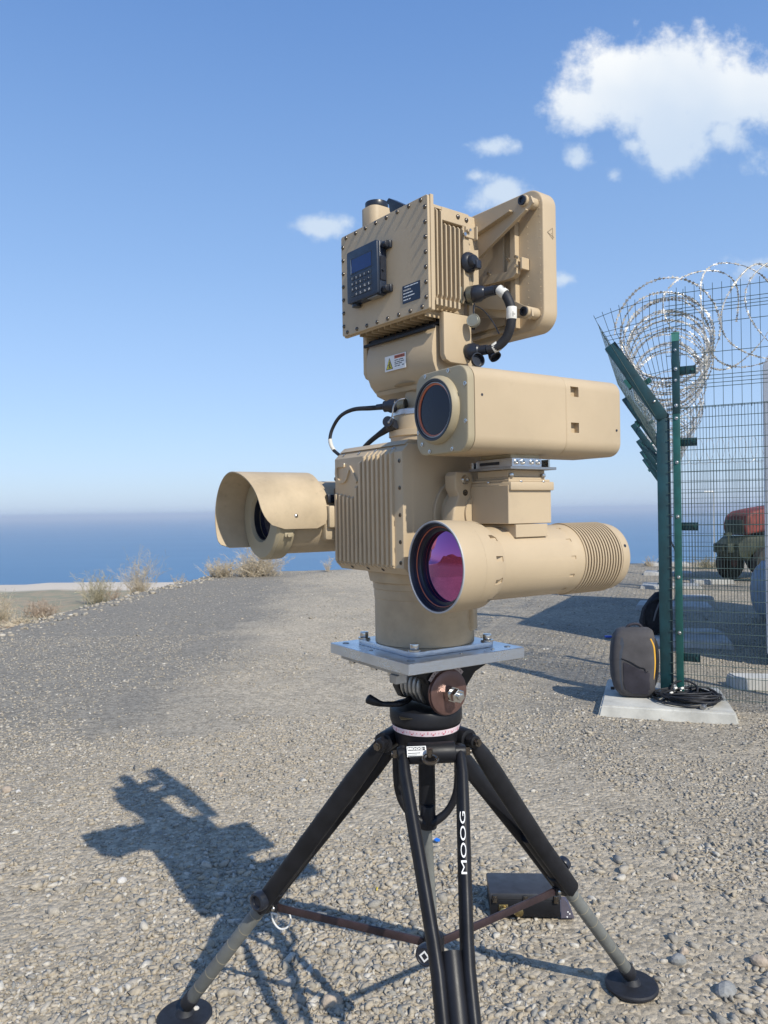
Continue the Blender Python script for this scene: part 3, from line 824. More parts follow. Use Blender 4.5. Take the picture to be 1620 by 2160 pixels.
for (jp, rad, tan, nrm, dirn, leg) in joints:
    s_ = hub + rad * .03; e_ = jp - rad * .03 + Vector((0, 0, -.012))
    d_ = (e_ - s_); L = d_.length; rot = d_.to_track_quat('X', 'Z').to_matrix().to_4x4()
    sa = tp.part('spreader_arm', MB().box(0, L, -.0035, .0035, -.011, .011, bev=.0015, mtx=Matrix.Translation(s_) @ rot), MAROON)
    tp.part('arm_clevis', MB().box(L - .012, L + .022, -.009, .009, -.012, .012, bev=.002, mtx=Matrix.Translation(s_) @ rot).cyl(e_ + tan * .012, e_ - tan * .012, .006), BLK, parent=sa)
    tp.part('bolt', MB().dome(e_ - tan * .011 * (1 if tan.y > 0 else -1), -tan * (1 if tan.y > 0 else -1), .008, .006), STEEL, parent=sa)
# eye bolt hanging from the head and a small ring at the left
eb = at(908, 1601, 1.895)
em = MB(); NS = 28
em.tube([eb + Vector((.017 * math.cos(2 * math.pi * k / NS), .009 * math.sin(2 * math.pi * k / NS) - .0, .008 * math.sin(2 * math.pi * k / NS))) for k in range(NS + 1)], .0048, 8, smooth=1)
em.cyl(eb + Vector((-.002, .008, .004)), at(906, 1580, 1.90), .008)
tp.part('eye_bolt', em, DSTEEL)
er = at(806, 1556, 2.08); em = MB()
em.tube([er + Vector((.016 * math.cos(2 * math.pi * k / NS), .012 * math.sin(2 * math.pi * k / NS), .005 * math.sin(2 * math.pi * k / NS))) for k in range(NS + 1)], .004, 8, smooth=1)
tp.part('ring_lug', em, BLK)

# plastic loop caught on the left leg
lp = at(592, 1938, 2.28)
tie = MB().tube([lp + Vector(v) for v in ((-.028, 0, .018), (-.022, .004, -.012), (-.004, 0, -.030), (.018, -.004, -.026), (.030, 0, -.004), (.022, .003, .024))], .0028, 8)
tie.tube([lp + Vector((-.028, 0, .018)), lp + Vector((-.012, 0, .012)), lp + Vector((-.014, 0, .004))], .003, 8)
single('plastic_tie', 'clear plastic tie looped round the left leg joint of the tripod', 'plastic tie', tie, mat('clear_plastic', (.72, .72, .70), .15, var=.03, spec=.8), base=(lp.x, lp.y, lp.z))

# ------------------------------------------------------------------ mounting plate
pl = Thing('mounting_plate', 'square machined aluminium plate bolted on top of the tripod head', 'metal plate', FB, (0, 0, 1.211))
slab = pl.part('slab', MB().box(-.188, .188, -.185, .185, 1.211, 1.2385, bev=.0012, seg=1), ALU)
hl = MB()
for q, e, r in ((-.155, -.155, .009), (.155, -.155, .010), (.155, .155, .008), (.155, 0, .005), (-.02, -.158, .005), (-.158, 0, .006), (.16, .10, .005)):
    hl.lathe((q, e, 1.2388), (0, 0, 1), [(0, r), (.0010, r), (.0010, r * .72), (-.0002, r * .7), (-.0002, .0001)], 20, caps=False)
pl.part('bolt_hole', hl, ALUD)
pl.part('clamp_rail', MB().box(-.165, .12, -.165, -.125, 1.197, 1.2105, bev=.001, seg=1).box(.085, .115, -.172, -.14, 1.176, 1.197, bev=.001, seg=1), ALUD)
for q in (-.13, -.02, .06):
    pl.part('bolt', MB().cyl((q, -.15, 1.187), (q, -.15, 1.197), .009, seg=16), STEEL)
ad = pl.part('adapter_plate', MB().prism([(x, y, 1.2387) for x, y in rrect(.272, .272, .025)], (0, 0, .0135), bev=.001), ALU)
bolt_me = MB().cyl((0, 0, 0), (0, 0, .004), .0165, seg=24).cyl((0, 0, .004), (0, 0, .019), .0115, seg=24, bev=.0015).mesh('bolt'); bolt_me.materials.append(STEEL)
for q in (-.118, .118):
    for e in (-.118, .118): pl.inst('bolt', bolt_me, (q, e, 1.2523), parent=ad)

# ------------------------------------------------------------------ pan and tilt unit
pt = Thing('pan_tilt_unit', 'tan pan and tilt housing with ribbed front on a round pedestal', 'pan tilt unit', FB, (0, 0, 1.2525))
pt.part('pedestal', MB().lathe((0, 0, 0), (0, 0, 1), [(1.2525, .131), (1.2535, .1325), (1.37, .1325), (1.372, .134), (1.395, .134), (1.397, .1365), (1.412, .1365), (1.416, .145), (1.442, .15), (1.4445, .15)], 72), TAN2)
pt.part('connector_cover', MB().box(.118, .141, -.022, .022, 1.285, 1.365, bev=.004, mtx=Matrix.Rotation(R(36), 4, 'Z')), TAN2)
bodyp = [(-.177, 1.462), (-.177, 1.7426), (-.158, 1.762), (.158, 1.762), (.177, 1.7426), (.177, 1.462), (.16, 1.445), (-.16, 1.445)]
body = pt.part('body', MB().prism([(-.163, e, z) for e, z in bodyp], (.326, 0, 0), bev=.0025), TAN)
pt.part('lid', MB().prism([(-.155, e, z) for e, z in ((-.165, 1.7605), (-.150, 1.7725), (.150, 1.7725), (.165, 1.7605))], (.31, 0, 0), bev=.001), TAN)
# cooling ribs on the front, each its own
for i in range(14):
    q = -.1500 + i * .0209
    if i <= 4: zt = 1.652 - i * .0030
    elif i == 5: zt = 1.668
    elif i == 6: zt = 1.730
    else: zt = 1.7426
    lst = [(-.177, 1.458)]
    m = MB()
    prof_ = [(-.1765, 1.463), (-.1845, 1.468), (-.1845, zt - .006), (-.1765, zt)] if i <= 6 else [(-.1765, 1.463), (-.1845, 1.468), (-.1845, 1.738), (-.171, 1.7515), (-.166, 1.750)]
    m.prism([(q - .0048, e, z) for e, z in prof_], (.0096, 0, 0), bev=.0012, seg=1)
    pt.part('rib', m, TAN, parent=body, angle=30)
for i in range(14):
    q = -.1500 + i * .0209
    pt.part('rib_foot', MB().prism([(q - .0035, e, z) for e, z in ((-.170, 1.4545), (-.1825, 1.4635), (-.1765, 1.4675), (-.168, 1.458))], (.007, 0, 0)), TAN, parent=body, smooth=False)


def px_local(fr, x, y, plane_e):
    """frame coordinates where the sight line through a photograph pixel meets the plane e = const"""
    p0 = fr.loc((0, 0, EYE)); p1 = fr.loc(at(x, y, 1.0)); t = (plane_e - p0.y) / (p1.y - p0.y)
    return p0 + (p1 - p0) * t


# raised emblem: an open C running into an inverted V
em = MB()
path = [(728, 982), (716, 982.5), (711.5, 986), (711, 1000), (713, 1011), (718, 1016.5), (726, 1016.5), (731.5, 1011), (735.5, 997), (740, 985.5), (745, 996), (754, 1017.5)]
loc = [px_local(FB, x, y, -.177) for x, y in path]
hw = .0041
L_, R_ = [], []
for i, p in enumerate(loc):
    a = loc[max(i - 1, 0)]; b = loc[min(i + 1, len(loc) - 1)]
    d = Vector((b.x - a.x, 0, b.z - a.z)).normalized(); n_ = Vector((-d.z, 0, d.x))
    L_.append(p + n_ * hw); R_.append(p - n_ * hw)
for i in range(len(loc) - 1):
    em.prism([L_[i], L_[i + 1], R_[i + 1], R_[i]], (0, -.0050, 0))
bmesh.ops.remove_doubles(em.bm, verts=em.bm.verts[:], dist=1e-5)
pt.part('emblem', em, TAN, parent=body, angle=30)

screw_me = MB().lathe((0, 0, 0), (0, -1, 0), [(0, .0052), (.0014, .0052), (.0016, .003), (.0004, .0028)], 14).mesh('screw'); screw_me.materials.append(DSTEEL)
scl_me = MB().lathe((0, 0, 0), (0, -1, 0), [(0, .0046), (.002, .0046), (.0022, .0026), (.0008, .0024)], 14).mesh('screw_cap'); scl_me.materials.append(STEEL)
for z in (1.72, 1.655, 1.59, 1.525, 1.475):
    pt.inst('screw', screw_me, (.151, -.177, z), parent=body)
for z in (1.69, 1.61, 1.545, 1.478):
    pt.inst('screw', screw_me, (-.1595, -.177, z), parent=body)
for q in (-.125, -.045, .035, .115):
    pt.inst('screw', scl_me, (q, -.1685, 1.7520), rot=(R(-45), 0, 0), parent=body)
for q in (-.09, -.01, .06): pt.inst('screw', screw_me, (q, -.169, 1.454), rot=(R(45), 0, 0), parent=body)
pt.part('top_collar', MB().lathe((0, 0, 0), (0, 0, 1), [(1.7725, .083), (1.795, .083), (1.797, .0875), (1.812, .0875), (1.814, .074), (1.852, .0745)], 56), TAN)
pt.part('clamp_ring', MB().lathe((0, 0, 0), (0, 0, 1), [(1.8522, .0755), (1.853, .0765), (1.866, .0765), (1.867, .0755), (1.867, .05)], 56), ALU)
# tilt axle flange and arm at the right side
pt.part('axle_flange', MB().lathe((.1625, 0, 1.59), (1, 0, 0), [(0, .09), (.008, .09), (.010, .088), (.010, .07), (.022, .068), (.024, .055), (.08, .05)], 56), TAN)
ap = [(-.085, 1.50), (-.088, 1.56), (-.080, 1.605), (-.066, 1.632), (-.070, 1.642), (-.076, 1.652), (-.076, 1.682), (-.069, 1.691), (-.028, 1.691), (-.020, 1.682), (-.018, 1.645), (-.005, 1.62), (.03, 1.60), (.06, 1.56), (.06, 1.50)]
arm = pt.part('tilt_arm', MB().prism([(.195, e, z) for e, z in ap], (.042, 0, 0), bev=.005, seg=3), TAN)
pt.part('socket_bolt', MB().lathe((.237, -.046, 1.672), (1, 0, 0), [(0, .012), (.001, .012), (.001, .0085), (.006, .0085), (.006, .005), (.003, .0045)], 20), STEEL, parent=arm)
pt.part('bolt_hole', MB().lathe((.237, -.046, 1.641), (1, 0, 0), [(0, .0075), (.0006, .0075), (.0006, .005), (-.0002, .0045)], 20), DSTEEL, parent=arm)
blk = pt.part('camera_block', MB().box(.237, .370, -.030, .105, 1.566, 1.655, bev=.0012, seg=1), TAN)
pt.part('block_lid', MB().box(.2375, .3775, -.0285, .1085, 1.6425, 1.6625, bev=.003).box(.236, .368, -.026, .104, 1.6625, 1.668, bev=.001, seg=1)
        .box(.245, .360, -.018, .096, 1.668, 1.674, bev=.001, seg=1), TAN, parent=blk)
pt.part('saddle', MB().box(.250, .357, -.018, .098, 1.674, 1.690, bev=.001, seg=1).box(.258, .372, -.01, .090, 1.535, 1.5645, bev=.001, seg=1), TAN, parent=blk)
bs = MB().cyl((0, 0, 0), (0, 0, .008), .0055, seg=14, bev=.001).mesh('screw'); bs.materials.append(STEEL)
for q, e in ((.366, -.012), (.366, .088)): pt.inst('screw', bs, (q - .004, e, 1.674), parent=blk)
for q, e in ((.374, .005), (.374, .075), (.30, -.0275)): pt.inst('screw', bs, (q, e, 1.6605), parent=blk, scale=(.7, .7, .5))
slide = pt.part('slide_mount', MB().box(.235, .382, -.032, .112, 1.6905, 1.6965, bev=.0006, seg=1), ALUD, label='bare metal slide with adjusting screws')
pt.part('slide_block', MB().box(.247, .374, -.020, .072, 1.6965, 1.7165, bev=.0008, seg=1), ALU, parent=slide)
pt.part('end_stop', MB().box(.240, .372, .096, .101, 1.6965, 1.715, bev=.0005, seg=1).box(.238, .243, -.03, .0, 1.6965, 1.712), STEEL, parent=slide)
pt.part('lead_screw', MB().cyl((.33, .05, 1.706), (.33, .130, 1.706), .0045, seg=14).cyl((.33, .101, 1.706), (.33, .112, 1.706), .008, seg=6), STEEL, parent=slide)
for e in (-.008, .012, .040, .060):
    pt.part('slide_screw', MB().lathe((.374, e, 1.7075), (1, 0, 0), [(0, .006), (.003, .006), (.0035, .003), (.001, .003)], 14), STEEL, parent=slide)
pt.part('slide_slot', MB().box(.262, .330, -.0212, -.0195, 1.703, 1.710), INK, parent=slide, smooth=False)
pt.part('camera_foot', MB().box(.255, .360, -.012, .080, 1.7165, 1.7265, bev=.001, seg=1), TANO, parent=slide)
# black mounting plate on the left side
pt.part('side_plate', MB().box(-.180, -.163, -.172, .03, 1.500, 1.665, bev=.002).box(-.196, -.180, -.19, -.17, 1.625, 1.648, bev=.002), BLKP)
pt.part('left_axle', MB().cyl((-.163, 0, 1.59), (-.21, 0, 1.59), .07, seg=40), TAN)

# ------------------------------------------------------------------ hooded zoom camera (left)
HC = Vector((-.285, 0, 1.587))
hc = Thing('hooded_camera', 'tan hooded camera hanging at the left side of the housing', 'camera', FB, (HC.x, -.1, 1.47))
ax = (0, 1, 0)
p0 = (HC.x, 0, HC.z)
hc.part('barrel', MB().lathe(p0, ax, [(-.30, .098), (-.29, .102), (-.10, .102), (.06, .102), (.07, .095)], 56).box(HC.x + .02, HC.x + .115, -.205, -.14, HC.z - .065, HC.z - .005, bev=.01)
        .box(HC.x + .09, HC.x + .13, -.20, -.02, HC.z - .03, HC.z + .03, bev=.005), TAN2)
hc.part('front_bezel', MB().lathe(p0, ax, [(-.2945, .115), (-.32, .116), (-.338, .116), (-.3455, .110), (-.3465, .10), (-.3455, .068), (-.335, .062), (-.315, .060)], 64, caps=False), TANO)
hc.part('lens', MB().lathe(p0, ax, [(-.318, .061), (-.319, .061), (-.322, .045), (-.324, .02), (-.3245, .0005)], 48, caps=False), LENSD)
hc.part('lens_ring', MB().lathe(p0, ax, [(-.320, .0605), (-.336, .0605), (-.3365, .064), (-.334, .066)], 48, caps=False), BLKP)
# sheet metal hood: an arc of a cylinder, thin but solid
hood = MB(); RH = .126; TH = .0025; N = 44
a_lo, a_hi = -14, 222            # angle from the +q side, over the top
verts = []
for i in range(N + 1):
    a = R(a_lo + (a_hi - a_lo) * i / N)
    # rounded lower corners at both ends of the arc
    edge = min(i, N - i) / N * (a_hi - a_lo) * math.pi / 180 * RH
    rc = .028; inset = 0 if edge > rc else rc - math.sqrt(max(0, rc * rc - (rc - edge) ** 2))
    rf = .070 if i < N / 2 else .03; insf = 0 if edge > rf else rf - math.sqrt(max(0, rf * rf - (rf - edge) ** 2))
    near_ = max(0.0, math.cos(a)) ** 1.5 * .030
    e0, e1 = -.428 + insf + near_, -.205 - inset
    ring = []
    for r in (RH, RH - TH):
        for e in (e0, e1): ring.append(hood.bm.verts.new((HC.x + r * math.cos(a), e, HC.z + r * math.sin(a))))
    verts.append(ring)
for a, b in zip(verts, verts[1:]):
    hood.bm.faces.new((a[0], b[0], b[1], a[1])); hood.bm.faces.new((a[2], a[3], b[3], b[2]))
    hood.bm.faces.new((a[0], a[2], b[2], b[0])); hood.bm.faces.new((a[1], b[1], b[3], a[3]))
hood.bm.faces.new((verts[0][0], verts[0][1], verts[0][3], verts[0][2])); hood.bm.faces.new((verts[-1][0], verts[-1][2], verts[-1][3], verts[-1][1]))
hd = hc.part('sun_hood', hood, TAN2, angle=50)
hc.part('hood_screw', MB().dome((HC.x + RH - .001, -.298, HC.z + .004), (1, 0, 0), .006, .004), STEEL, parent=hd)
hc.part('hood_post', MB().box(HC.x + .098, HC.x + RH - .003, -.30, -.29, HC.z - .01, HC.z + .01).box(HC.x - RH + .003, HC.x - .098, -.30, -.29, HC.z - .01, HC.z + .01).box(HC.x - .01, HC.x + .01, -.29, -.27, HC.z + .098, HC.z + RH - .003), TANO)
hc.part('latch', MB().box(HC.x + .075, HC.x + .112, -.325, -.30, HC.z - .052, HC.z - .040, bev=.002).cyl((HC.x + .10, -.315, HC.z - .047), (HC.x + .118, -.315, HC.z - .047), .005), TANO)

# ------------------------------------------------------------------ box camera (upper right)
bc = Thing('box_camera', 'long tan box camera with dark round window, uppermost at the right', 'camera', FB, (.305, .077, 1.7265))
cq, cz_, W2, H2 = .305, 1.820, .188, .188
rp = rrect(W2, H2, .034, 8)
case = bc.part('case', MB().prism([(cq + x, -.148, cz_ + y) for x, y in rp], (0, .276, 0), bev=.0008, seg=1), TAN)
rear = bc.part('rear_case', MB().prism([(cq + x * .994, .1288, cz_ + y * .994) for x, y in rp], (0, .194, 0), bev=.006, seg=3), TAN)
cut = MB()
for z in (1.875, 1.79):
    cut.prism([Vector((.40, .145, z + .012)), Vector((.40, .145, z - .012)), Vector((.40, .172, z - .012)), Vector((.40, .172, z + .012))], (-.016, 0, 0))
Mx = FB.m
for v in cut.bm.verts: v.co = v.co - bc.base
# cutter works in the part's own coordinates
boolean_cut(rear, cut)
fp = bc.part('front_plate', MB().prism([(cq + x, -.168, cz_ + y) for x, y in rp], (0, .0195, 0), bev=.003, seg=3), TANO, label='olive tinted front plate')
lc = (.296, -.168, 1.824)
bz = bc.part('window_bezel', MB().lathe(lc, (0, -1, 0), [(0, .0765), (.006, .0765), (.012, .073), (.016, .0705), (.0165, .069)], 64, caps=False), TANO, parent=fp)
bc.part('window_seal', MB().lathe(lc, (0, -1, 0), [(.0162, .0695), (.0175, .068), (.017, .0635), (.010, .062), (.004, .0615)], 64, caps=False), BLKP)
bc.part('retaining_ring', MB().lathe(lc, (0, -1, 0), [(.008, .0622), (.0145, .0618), (.0145, .0600), (.010, .0595)], 64, caps=False), ALUD)
bc.part('orange_seal', MB().lathe(lc, (0, -1, 0), [(.0095, .0598), (.0120, .0596), (.0110, .0560), (.0085, .0555)], 64, caps=False), ORING)
bc.part('window', MB().lathe(lc, (0, -1, 0), [(.0086, .0002), (.0100, .0003), (.0098, .03), (.0090, .0574)], 64, caps=False), LENSD)
sm = MB().lathe((0, 0, 0), (0, -1, 0), [(0, .0048), (.0018, .0048), (.002, .0028), (.0006, .0025)], 14).mesh('screw'); sm.materials.append(STEEL)
for q, z in ((.250, 1.9065), (.335, 1.9065), (.392, 1.870), (.392, 1.790), (.220, 1.86), (.220, 1.78), (.262, 1.7335), (.345, 1.7335), (.234, 1.752)):
    bc.inst('screw', sm, (q, -.168, z), parent=fp)
for e, z in ((-.128, 1.848), (.305, 1.79)):
    bc.part('vent_screw', MB().cyl((.3985, e, z), (.3996, e, z), .003, seg=12), INK, parent=case)

# ------------------------------------------------------------------ thermal camera (lower right)
tc_ = Thing('thermal_camera', 'tan cylindrical camera with big purple coated lens, lowest at the right', 'camera', FB, (.305, .077, 1.39))
c0 = (.305, 0, 1.474)
bar = tc_.part('barrel', MB().lathe(c0, ax, [(-.128, .1015), (-.115, .1015), (-.088, .100), (-.062, .0865), (-.056, .0850), (.150, .0850), (.152, .0842), (.168, .0842), (.172, .086), (.196, .086)], 80), TAN)
cutn = MB()
for k in range(12):
    a = 2 * math.pi * (k + .35) / 12; u = Vector((math.cos(a), 0, math.sin(a))); t = Vector((-u.z, 0, u.x)); c = Vector((c0[0], -.070, c0[2])) + u * .0905
    cutn.prism([c - t * .006 + u * .010, c + t * .006 + u * .010, c + t * .006 - u * .002, c - t * .006 - u * .002], (0, -.028, 0))
for k in range(12):
    a = 2 * math.pi * (k + .2) / 12; u = Vector((math.cos(a), 0, math.sin(a))); t = Vector((-u.z, 0, u.x)); c = Vector((c0[0], .150, c0[2])) + u * .0842
    cutn.prism([c - t * .004 + u * .004, c + t * .004 + u * .004, c + t * .004 - u * .002, c - t * .004 - u * .002], (0, .016, 0))
for v in cutn.bm.verts: v.co = v.co - tc_.base
boolean_cut(bar, cutn)
tc_.part('lens_shroud', MB().lathe(c0, ax, [(-.1285, .1018), (-.150, .1035), (-.186, .1035), (-.1900, .1028)], 80, caps=False), TAN)
tc_.part('front_rim', MB().lathe(c0, ax, [(-.1899, .1030), (-.1925, .1022), (-.1925, .0992), (-.189, .0985)], 80, caps=False), mat('matt_grey_rim', (.42, .42, .43), .5))
tc_.part('lens_tube', MB().lathe(c0, ax, [(-.190, .0988), (-.1905, .0965), (-.187, .0950), (-.182, .0940), (-.182, .0915), (-.176, .0905), (-.176, .0885), (-.171, .0880), (-.167, .0855), (-.1665, .078)], 80, caps=False), BLKP)
tc_.part('orange_seal', MB().lathe(c0, ax, [(-.1765, .0900), (-.1775, .0898), (-.1772, .0886), (-.1760, .0882)], 80, caps=False), ORING)
lens_prof = [(-.1665, .0800)] + [(-.1665 - .014 * (1 - (r / .0800) ** 2), r) for r in (.074, .066, .058, .050, .042, .034, .026, .018, .009, .0005)]
tc_.part('lens', MB().lathe(c0, ax, lens_prof, 96, caps=False), LENSP, angle=60)
for k in range(14):
    e = .1962 + k * .0098
    tc_.part('cooling_fin', MB().lathe(c0, ax, [(e, .080), (e, .0885), (e + .0008, .0893), (e + .0040, .0893), (e + .0048, .0885), (e + .0048, .080)], 80, caps=False), TAN)
tc_.part('core', MB().cyl((c0[0], .19, c0[2]), (c0[0], .335, c0[2]), .0815, seg=72), TAN)
tc_.part('end_cap', MB().lathe(c0, ax, [(.333, .0860), (.352, .0858), (.362, .0835), (.368, .078), (.370, .070)], 80), TAN)
for a in (20, 100, 200):
    u = Vector((math.cos(R(a)), 0, math.sin(R(a)))); c = Vector(c0) + Vector((0, .345, 0)) + u * .0855
    tc_.part('screw', MB().cyl(c, c + u * .0015, .004, seg=12), INK)

# ------------------------------------------------------------------ radar unit on top
ra = Thing('radar_unit', 'tan radar electronics box and flat rounded antenna panel crowning the mast', 'radar', FR, (0, 0, 1.867))
ra.part('neck', MB().lathe((0, 0, 0), (0, 0, 1), [(1.867, .050), (1.874, .050), (1.876, .0425), (1.915, .0425), (1.930, .055), (1.934, .072)], 48), TAN)
# drive housing with bulging front
hp = [(-.050, 1.928), (-.066, 1.945), (-.076, 1.97), (-.080, 1.995), (-.078, 2.02), (-.072, 2.045), (-.064, 2.062), (.05, 2.062), (.068, 2.03), (.07, 1.97), (.06, 1.928)]
hs = ra.part('drive_housing', MB().prism([(-.137, e, z) for e, z in hp], (.274, 0, 0), bev=.002), TAN, angle=25)
ra.part('base_plate', MB().prism([(-.128, e, z) for e, z in ((-.055, 1.9275), (.055, 1.9275), (.05, 1.918), (-.02, 1.908), (-.05, 1.918))], (.256, 0, 0), bev=.001, seg=1), TAN)
ra.part('cradle', MB().box(-.150, .150, -.060, .06, 2.064, 2.074, bev=.002).box(-.145, .145, -.082, -.074, 2.052, 2.060, bev=.001, seg=1).box(-.13, .13, -.04, .05, 2.060, 2.085), BLK)
yk = [(-.067, 1.985), (-.060, 1.972), (-.045, 1.966), (.005, 1.966), (.020, 1.972), (.028, 1.985), (.028, 2.09), (-.067, 2.09)]
ra.part('yoke_arm', MB().prism([(.150, e, z) for e, z in yk], (.018, 0, 0), bev=.003), TAN)
ra.part('yoke_arm', MB().prism([(-.168, e, z) for e, z in yk], (.018, 0, 0), bev=.003), TAN)
ra.part('side_knob', MB().cyl((-.168, -.02, 2.02), (-.185, -.02, 2.02), .012, bev=.002), BLKP)
lq = lambda v: -.0506 + (v + .0735) * 1.69
lz = lambda v: 1.971 + (v - 1.9865) * 1.23
# warning label on the housing
wl = ra.part('warning_label', MB().prism([(-0.0506, -.0805, 1.9710), (0.0364, -.0805, 1.9710), (0.0364, -.0805, 2.0110), (-0.0506, -.0805, 2.0110)], (0, -.0008, 0)), WHITE, smooth=False, label='white label with yellow triangle and orange WARNING bar')
ra.part('warning_triangle', MB().prism([(-0.0455, -.0814, 1.9753), (-0.0168, -.0814, 1.9753), (-0.0312, -.0814, 2.0061)], (0, -.0003, 0)), INK, parent=wl, smooth=False)
ra.part('triangle_field', MB().prism([(-0.0427, -.0818, 1.9768), (-0.0197, -.0818, 1.9768), (-0.0312, -.0818, 2.0024)], (0, -.0003, 0)), YEL, parent=wl, smooth=False)
fg = MB()
for (xa, za, xb, zb, w) in ((-.0615, 2.0065, -.0605, 1.9990, .0010), (-.0610, 2.0010, -.0660, 1.9985, .0007), (-.0605, 1.9990, -.0628, 1.9950, .0008), (-.0605, 1.9990, -.0600, 1.9925, .0008), (-.0640, 1.9935, -.058, 1.9935, .0007)):
    d = Vector((lq(xb) - lq(xa), 0, lz(zb) - lz(za))).normalized(); n_ = Vector((-d.z, 0, d.x)) * w * 1.3
    a_ = Vector((lq(xa), -.0822, lz(za))); b_ = Vector((lq(xb), -.0822, lz(zb))); fg.prism([a_ - n_, b_ - n_, b_ + n_, a_ + n_], (0, -.0002, 0))
ra.part('triangle_figure', fg, INK, parent=wl, smooth=False)
ra.part('warning_bar', MB().prism([(-0.0100, -.0814, 2.0005), (0.0322, -.0814, 2.0005), (0.0322, -.0814, 2.0091), (-0.0100, -.0814, 2.0091)], (0, -.0003, 0)), ORG, parent=wl, smooth=False)
ra.text('lettering', 'WARNING', .0076, INK, (-0.0089, -.0818, 2.0022), (R(90), 0, 0), parent=wl, sx=1.15, lift=.0002)
tl = MB()
for z, segs in ((2.0060, ((-.049, -.041), (-.039, -.028))), (2.0018, ((-.049, -.0445), (-.043, -.036), (-.0345, -.026))), (1.9980, ((-.049, -.041), (-.0395, -.0315))), (1.9935, ((-.049, -.0435), (-.042, -.036), (-.031, -.026)))):
    for a_, b_ in segs: tl.prism([(lq(a_), -.0814, lz(z)), (lq(b_), -.0814, lz(z)), (lq(b_), -.0814, lz(z + .0017)), (lq(a_), -.0814, lz(z + .0017))], (0, -.0002, 0))
ra.part('text_line', tl, INK, parent=wl, smooth=False)

# electronics box
ebx = ra.part('electronics_box', MB().box(-.150, .150, -.108, .020, 2.096, 2.345, bev=.002).box(.150, .172, -.072, .020, 2.312, 2.345, bev=.001, seg=1)
              .box(.150, .172, -.002, .020, 2.130, 2.312, bev=.001, seg=1).box(.150, .172, -.108, -.0955, 2.110, 2.345, bev=.001, seg=1).box(.150, .170, -.0955, -.072, 2.338, 2.345), TAN)
ra.part('flange', MB().box(-.183, .183, -.1185, -.1082, 2.0825, 2.3615, bev=.001, seg=1), TAN, parent=ebx)
cover = ra.part('cover_plate', MB().prism([(x, -.1192, 2.222 + y) for x, y in rrect(.362, .275, .006, 3)], (0, -.0075, 0), bev=.0008, seg=1), TAN)
bt = MB().dome((0, 0, 0), (0, -1, 0), .0056, .0050, seg=16, rings=5).mesh('bolt'); bt.materials.append(DSTEEL)
for k in range(8):
    q = -.157 + k * .0448; ra.inst('bolt', bt, (q, -.1267, 2.3515), parent=cover); ra.inst('bolt', bt, (q, -.1267, 2.0930), parent=cover)
for k in range(7):
    z = 2.331 - k * .0362
    for q in (-.1725, .1720): ra.inst('bolt', bt, (q, -.1267, z - (0 if q > 0 else .002)), parent=cover)
for i in range(7):
    e = -.0925 + i * .0148; zt = 2.336 if i < 2 else 2.306
    m = MB().prism([(q, e, z) for q, z in ((.149, 2.118), (.170, 2.118), (.1755, 2.126), (.1755, zt - .006), (.170, zt), (.149, zt))], (0, .0042, 0), bev=.0006, seg=1)
    ra.part('side_fin', m, TAN, parent=ebx, angle=30)
for i in range(6):
    e = -.098 + i * .0148
    ra.part('fin_foot', MB().prism([(.149, e, 2.096), (.176, e, 2.1), (.176, e, 2.116), (.149, e, 2.122)], (0, .0065, 0)), TAN, parent=ebx, smooth=False)
for i in range(11):
    q = -.135 + i * .027
    ra.part('bottom_fin', MB().box(q - .002, q + .002, -.10, .015, 2.080, 2.0965), TAN, parent=ebx, smooth=False)
bt2 = MB().dome((0, 0, 0), (1, 0, 0), .0062, .0045, seg=16, rings=5).mesh('bolt'); bt2.materials.append(DSTEEL)
for e, z in ((-.018, 2.331), (.011, 2.329)): ra.inst('bolt', bt2, (.172, e, z), parent=ebx)
for i in range(4):
    e = -.06 + i * .02
    ra.part('top_fin', MB().prism([(.118, e, 2.345), (.146, e, 2.345), (.146, e, 2.352), (.140, e, 2.357), (.118, e, 2.357)], (0, .004, 0)), TAN, parent=ebx, smooth=False)
ra.part('socket', MB().box(.105, .135, -.10, -.075, 2.345, 2.358, bev=.001, seg=1), BLKP, parent=ebx)
ra.part('antenna_post', MB().prism([(-.155 + x, -.02 + y, 2.345) for x, y in rrect(.068, .075, .022)], (0, 0, .108), bev=.002), TAN)
ra.part('post_cap', MB().cyl((-.155, -.02, 2.4532), (-.155, -.02, 2.4715), .033, seg=40, bev=.002), BLKP)
ra.part('sight_bracket', MB().prism([(q, -.055, z) for q, z in ((-.070, 2.438), (-.057, 2.446), (.005, 2.408), (.005, 2.388), (-.043, 2.388), (-.054, 2.410), (-.057, 2.428))], (0, .03, 0), bev=.001).box(-.055, -.02, -.05, -.03, 2.345, 2.39), BLKP)
# nameplate
npl = ra.part('nameplate', MB().prism([(.083, -.1268, 2.1155), (.150, -.1268, 2.1155), (.150, -.1268, 2.160), (.083, -.1268, 2.160)], (0, -.0008, 0)), PLATEM, smooth=False, label='dark blue nameplate with white print')
ra.text('lettering', 'MADE IN U.S.A.', .0056, WHITE, (.0865, -.1277, 2.1455), (R(90), 0, 0), parent=npl, sx=.78, lift=.0002)
tl = MB()
for z, segs in ((2.1545, ((.092, .097), (.0985, .110), (.1115, .125), (.1265, .143))), (2.1385, ((.0865, .096), (.0975, .110), (.1115, .122))), (2.1305, ((.0865, .095), (.0965, .1015), (.1035, .129))), (2.1225, ((.0865, .098), (.0995, .105), (.108, .1145)))):
    for a_, b_ in segs: tl.prism([(a_, -.1277, z), (b_, -.1277, z), (b_, -.1277, z + .0024), (a_, -.1277, z + .0024)], (0, -.0002, 0))
ra.part('text_line', tl, WHITE, parent=npl, smooth=False)
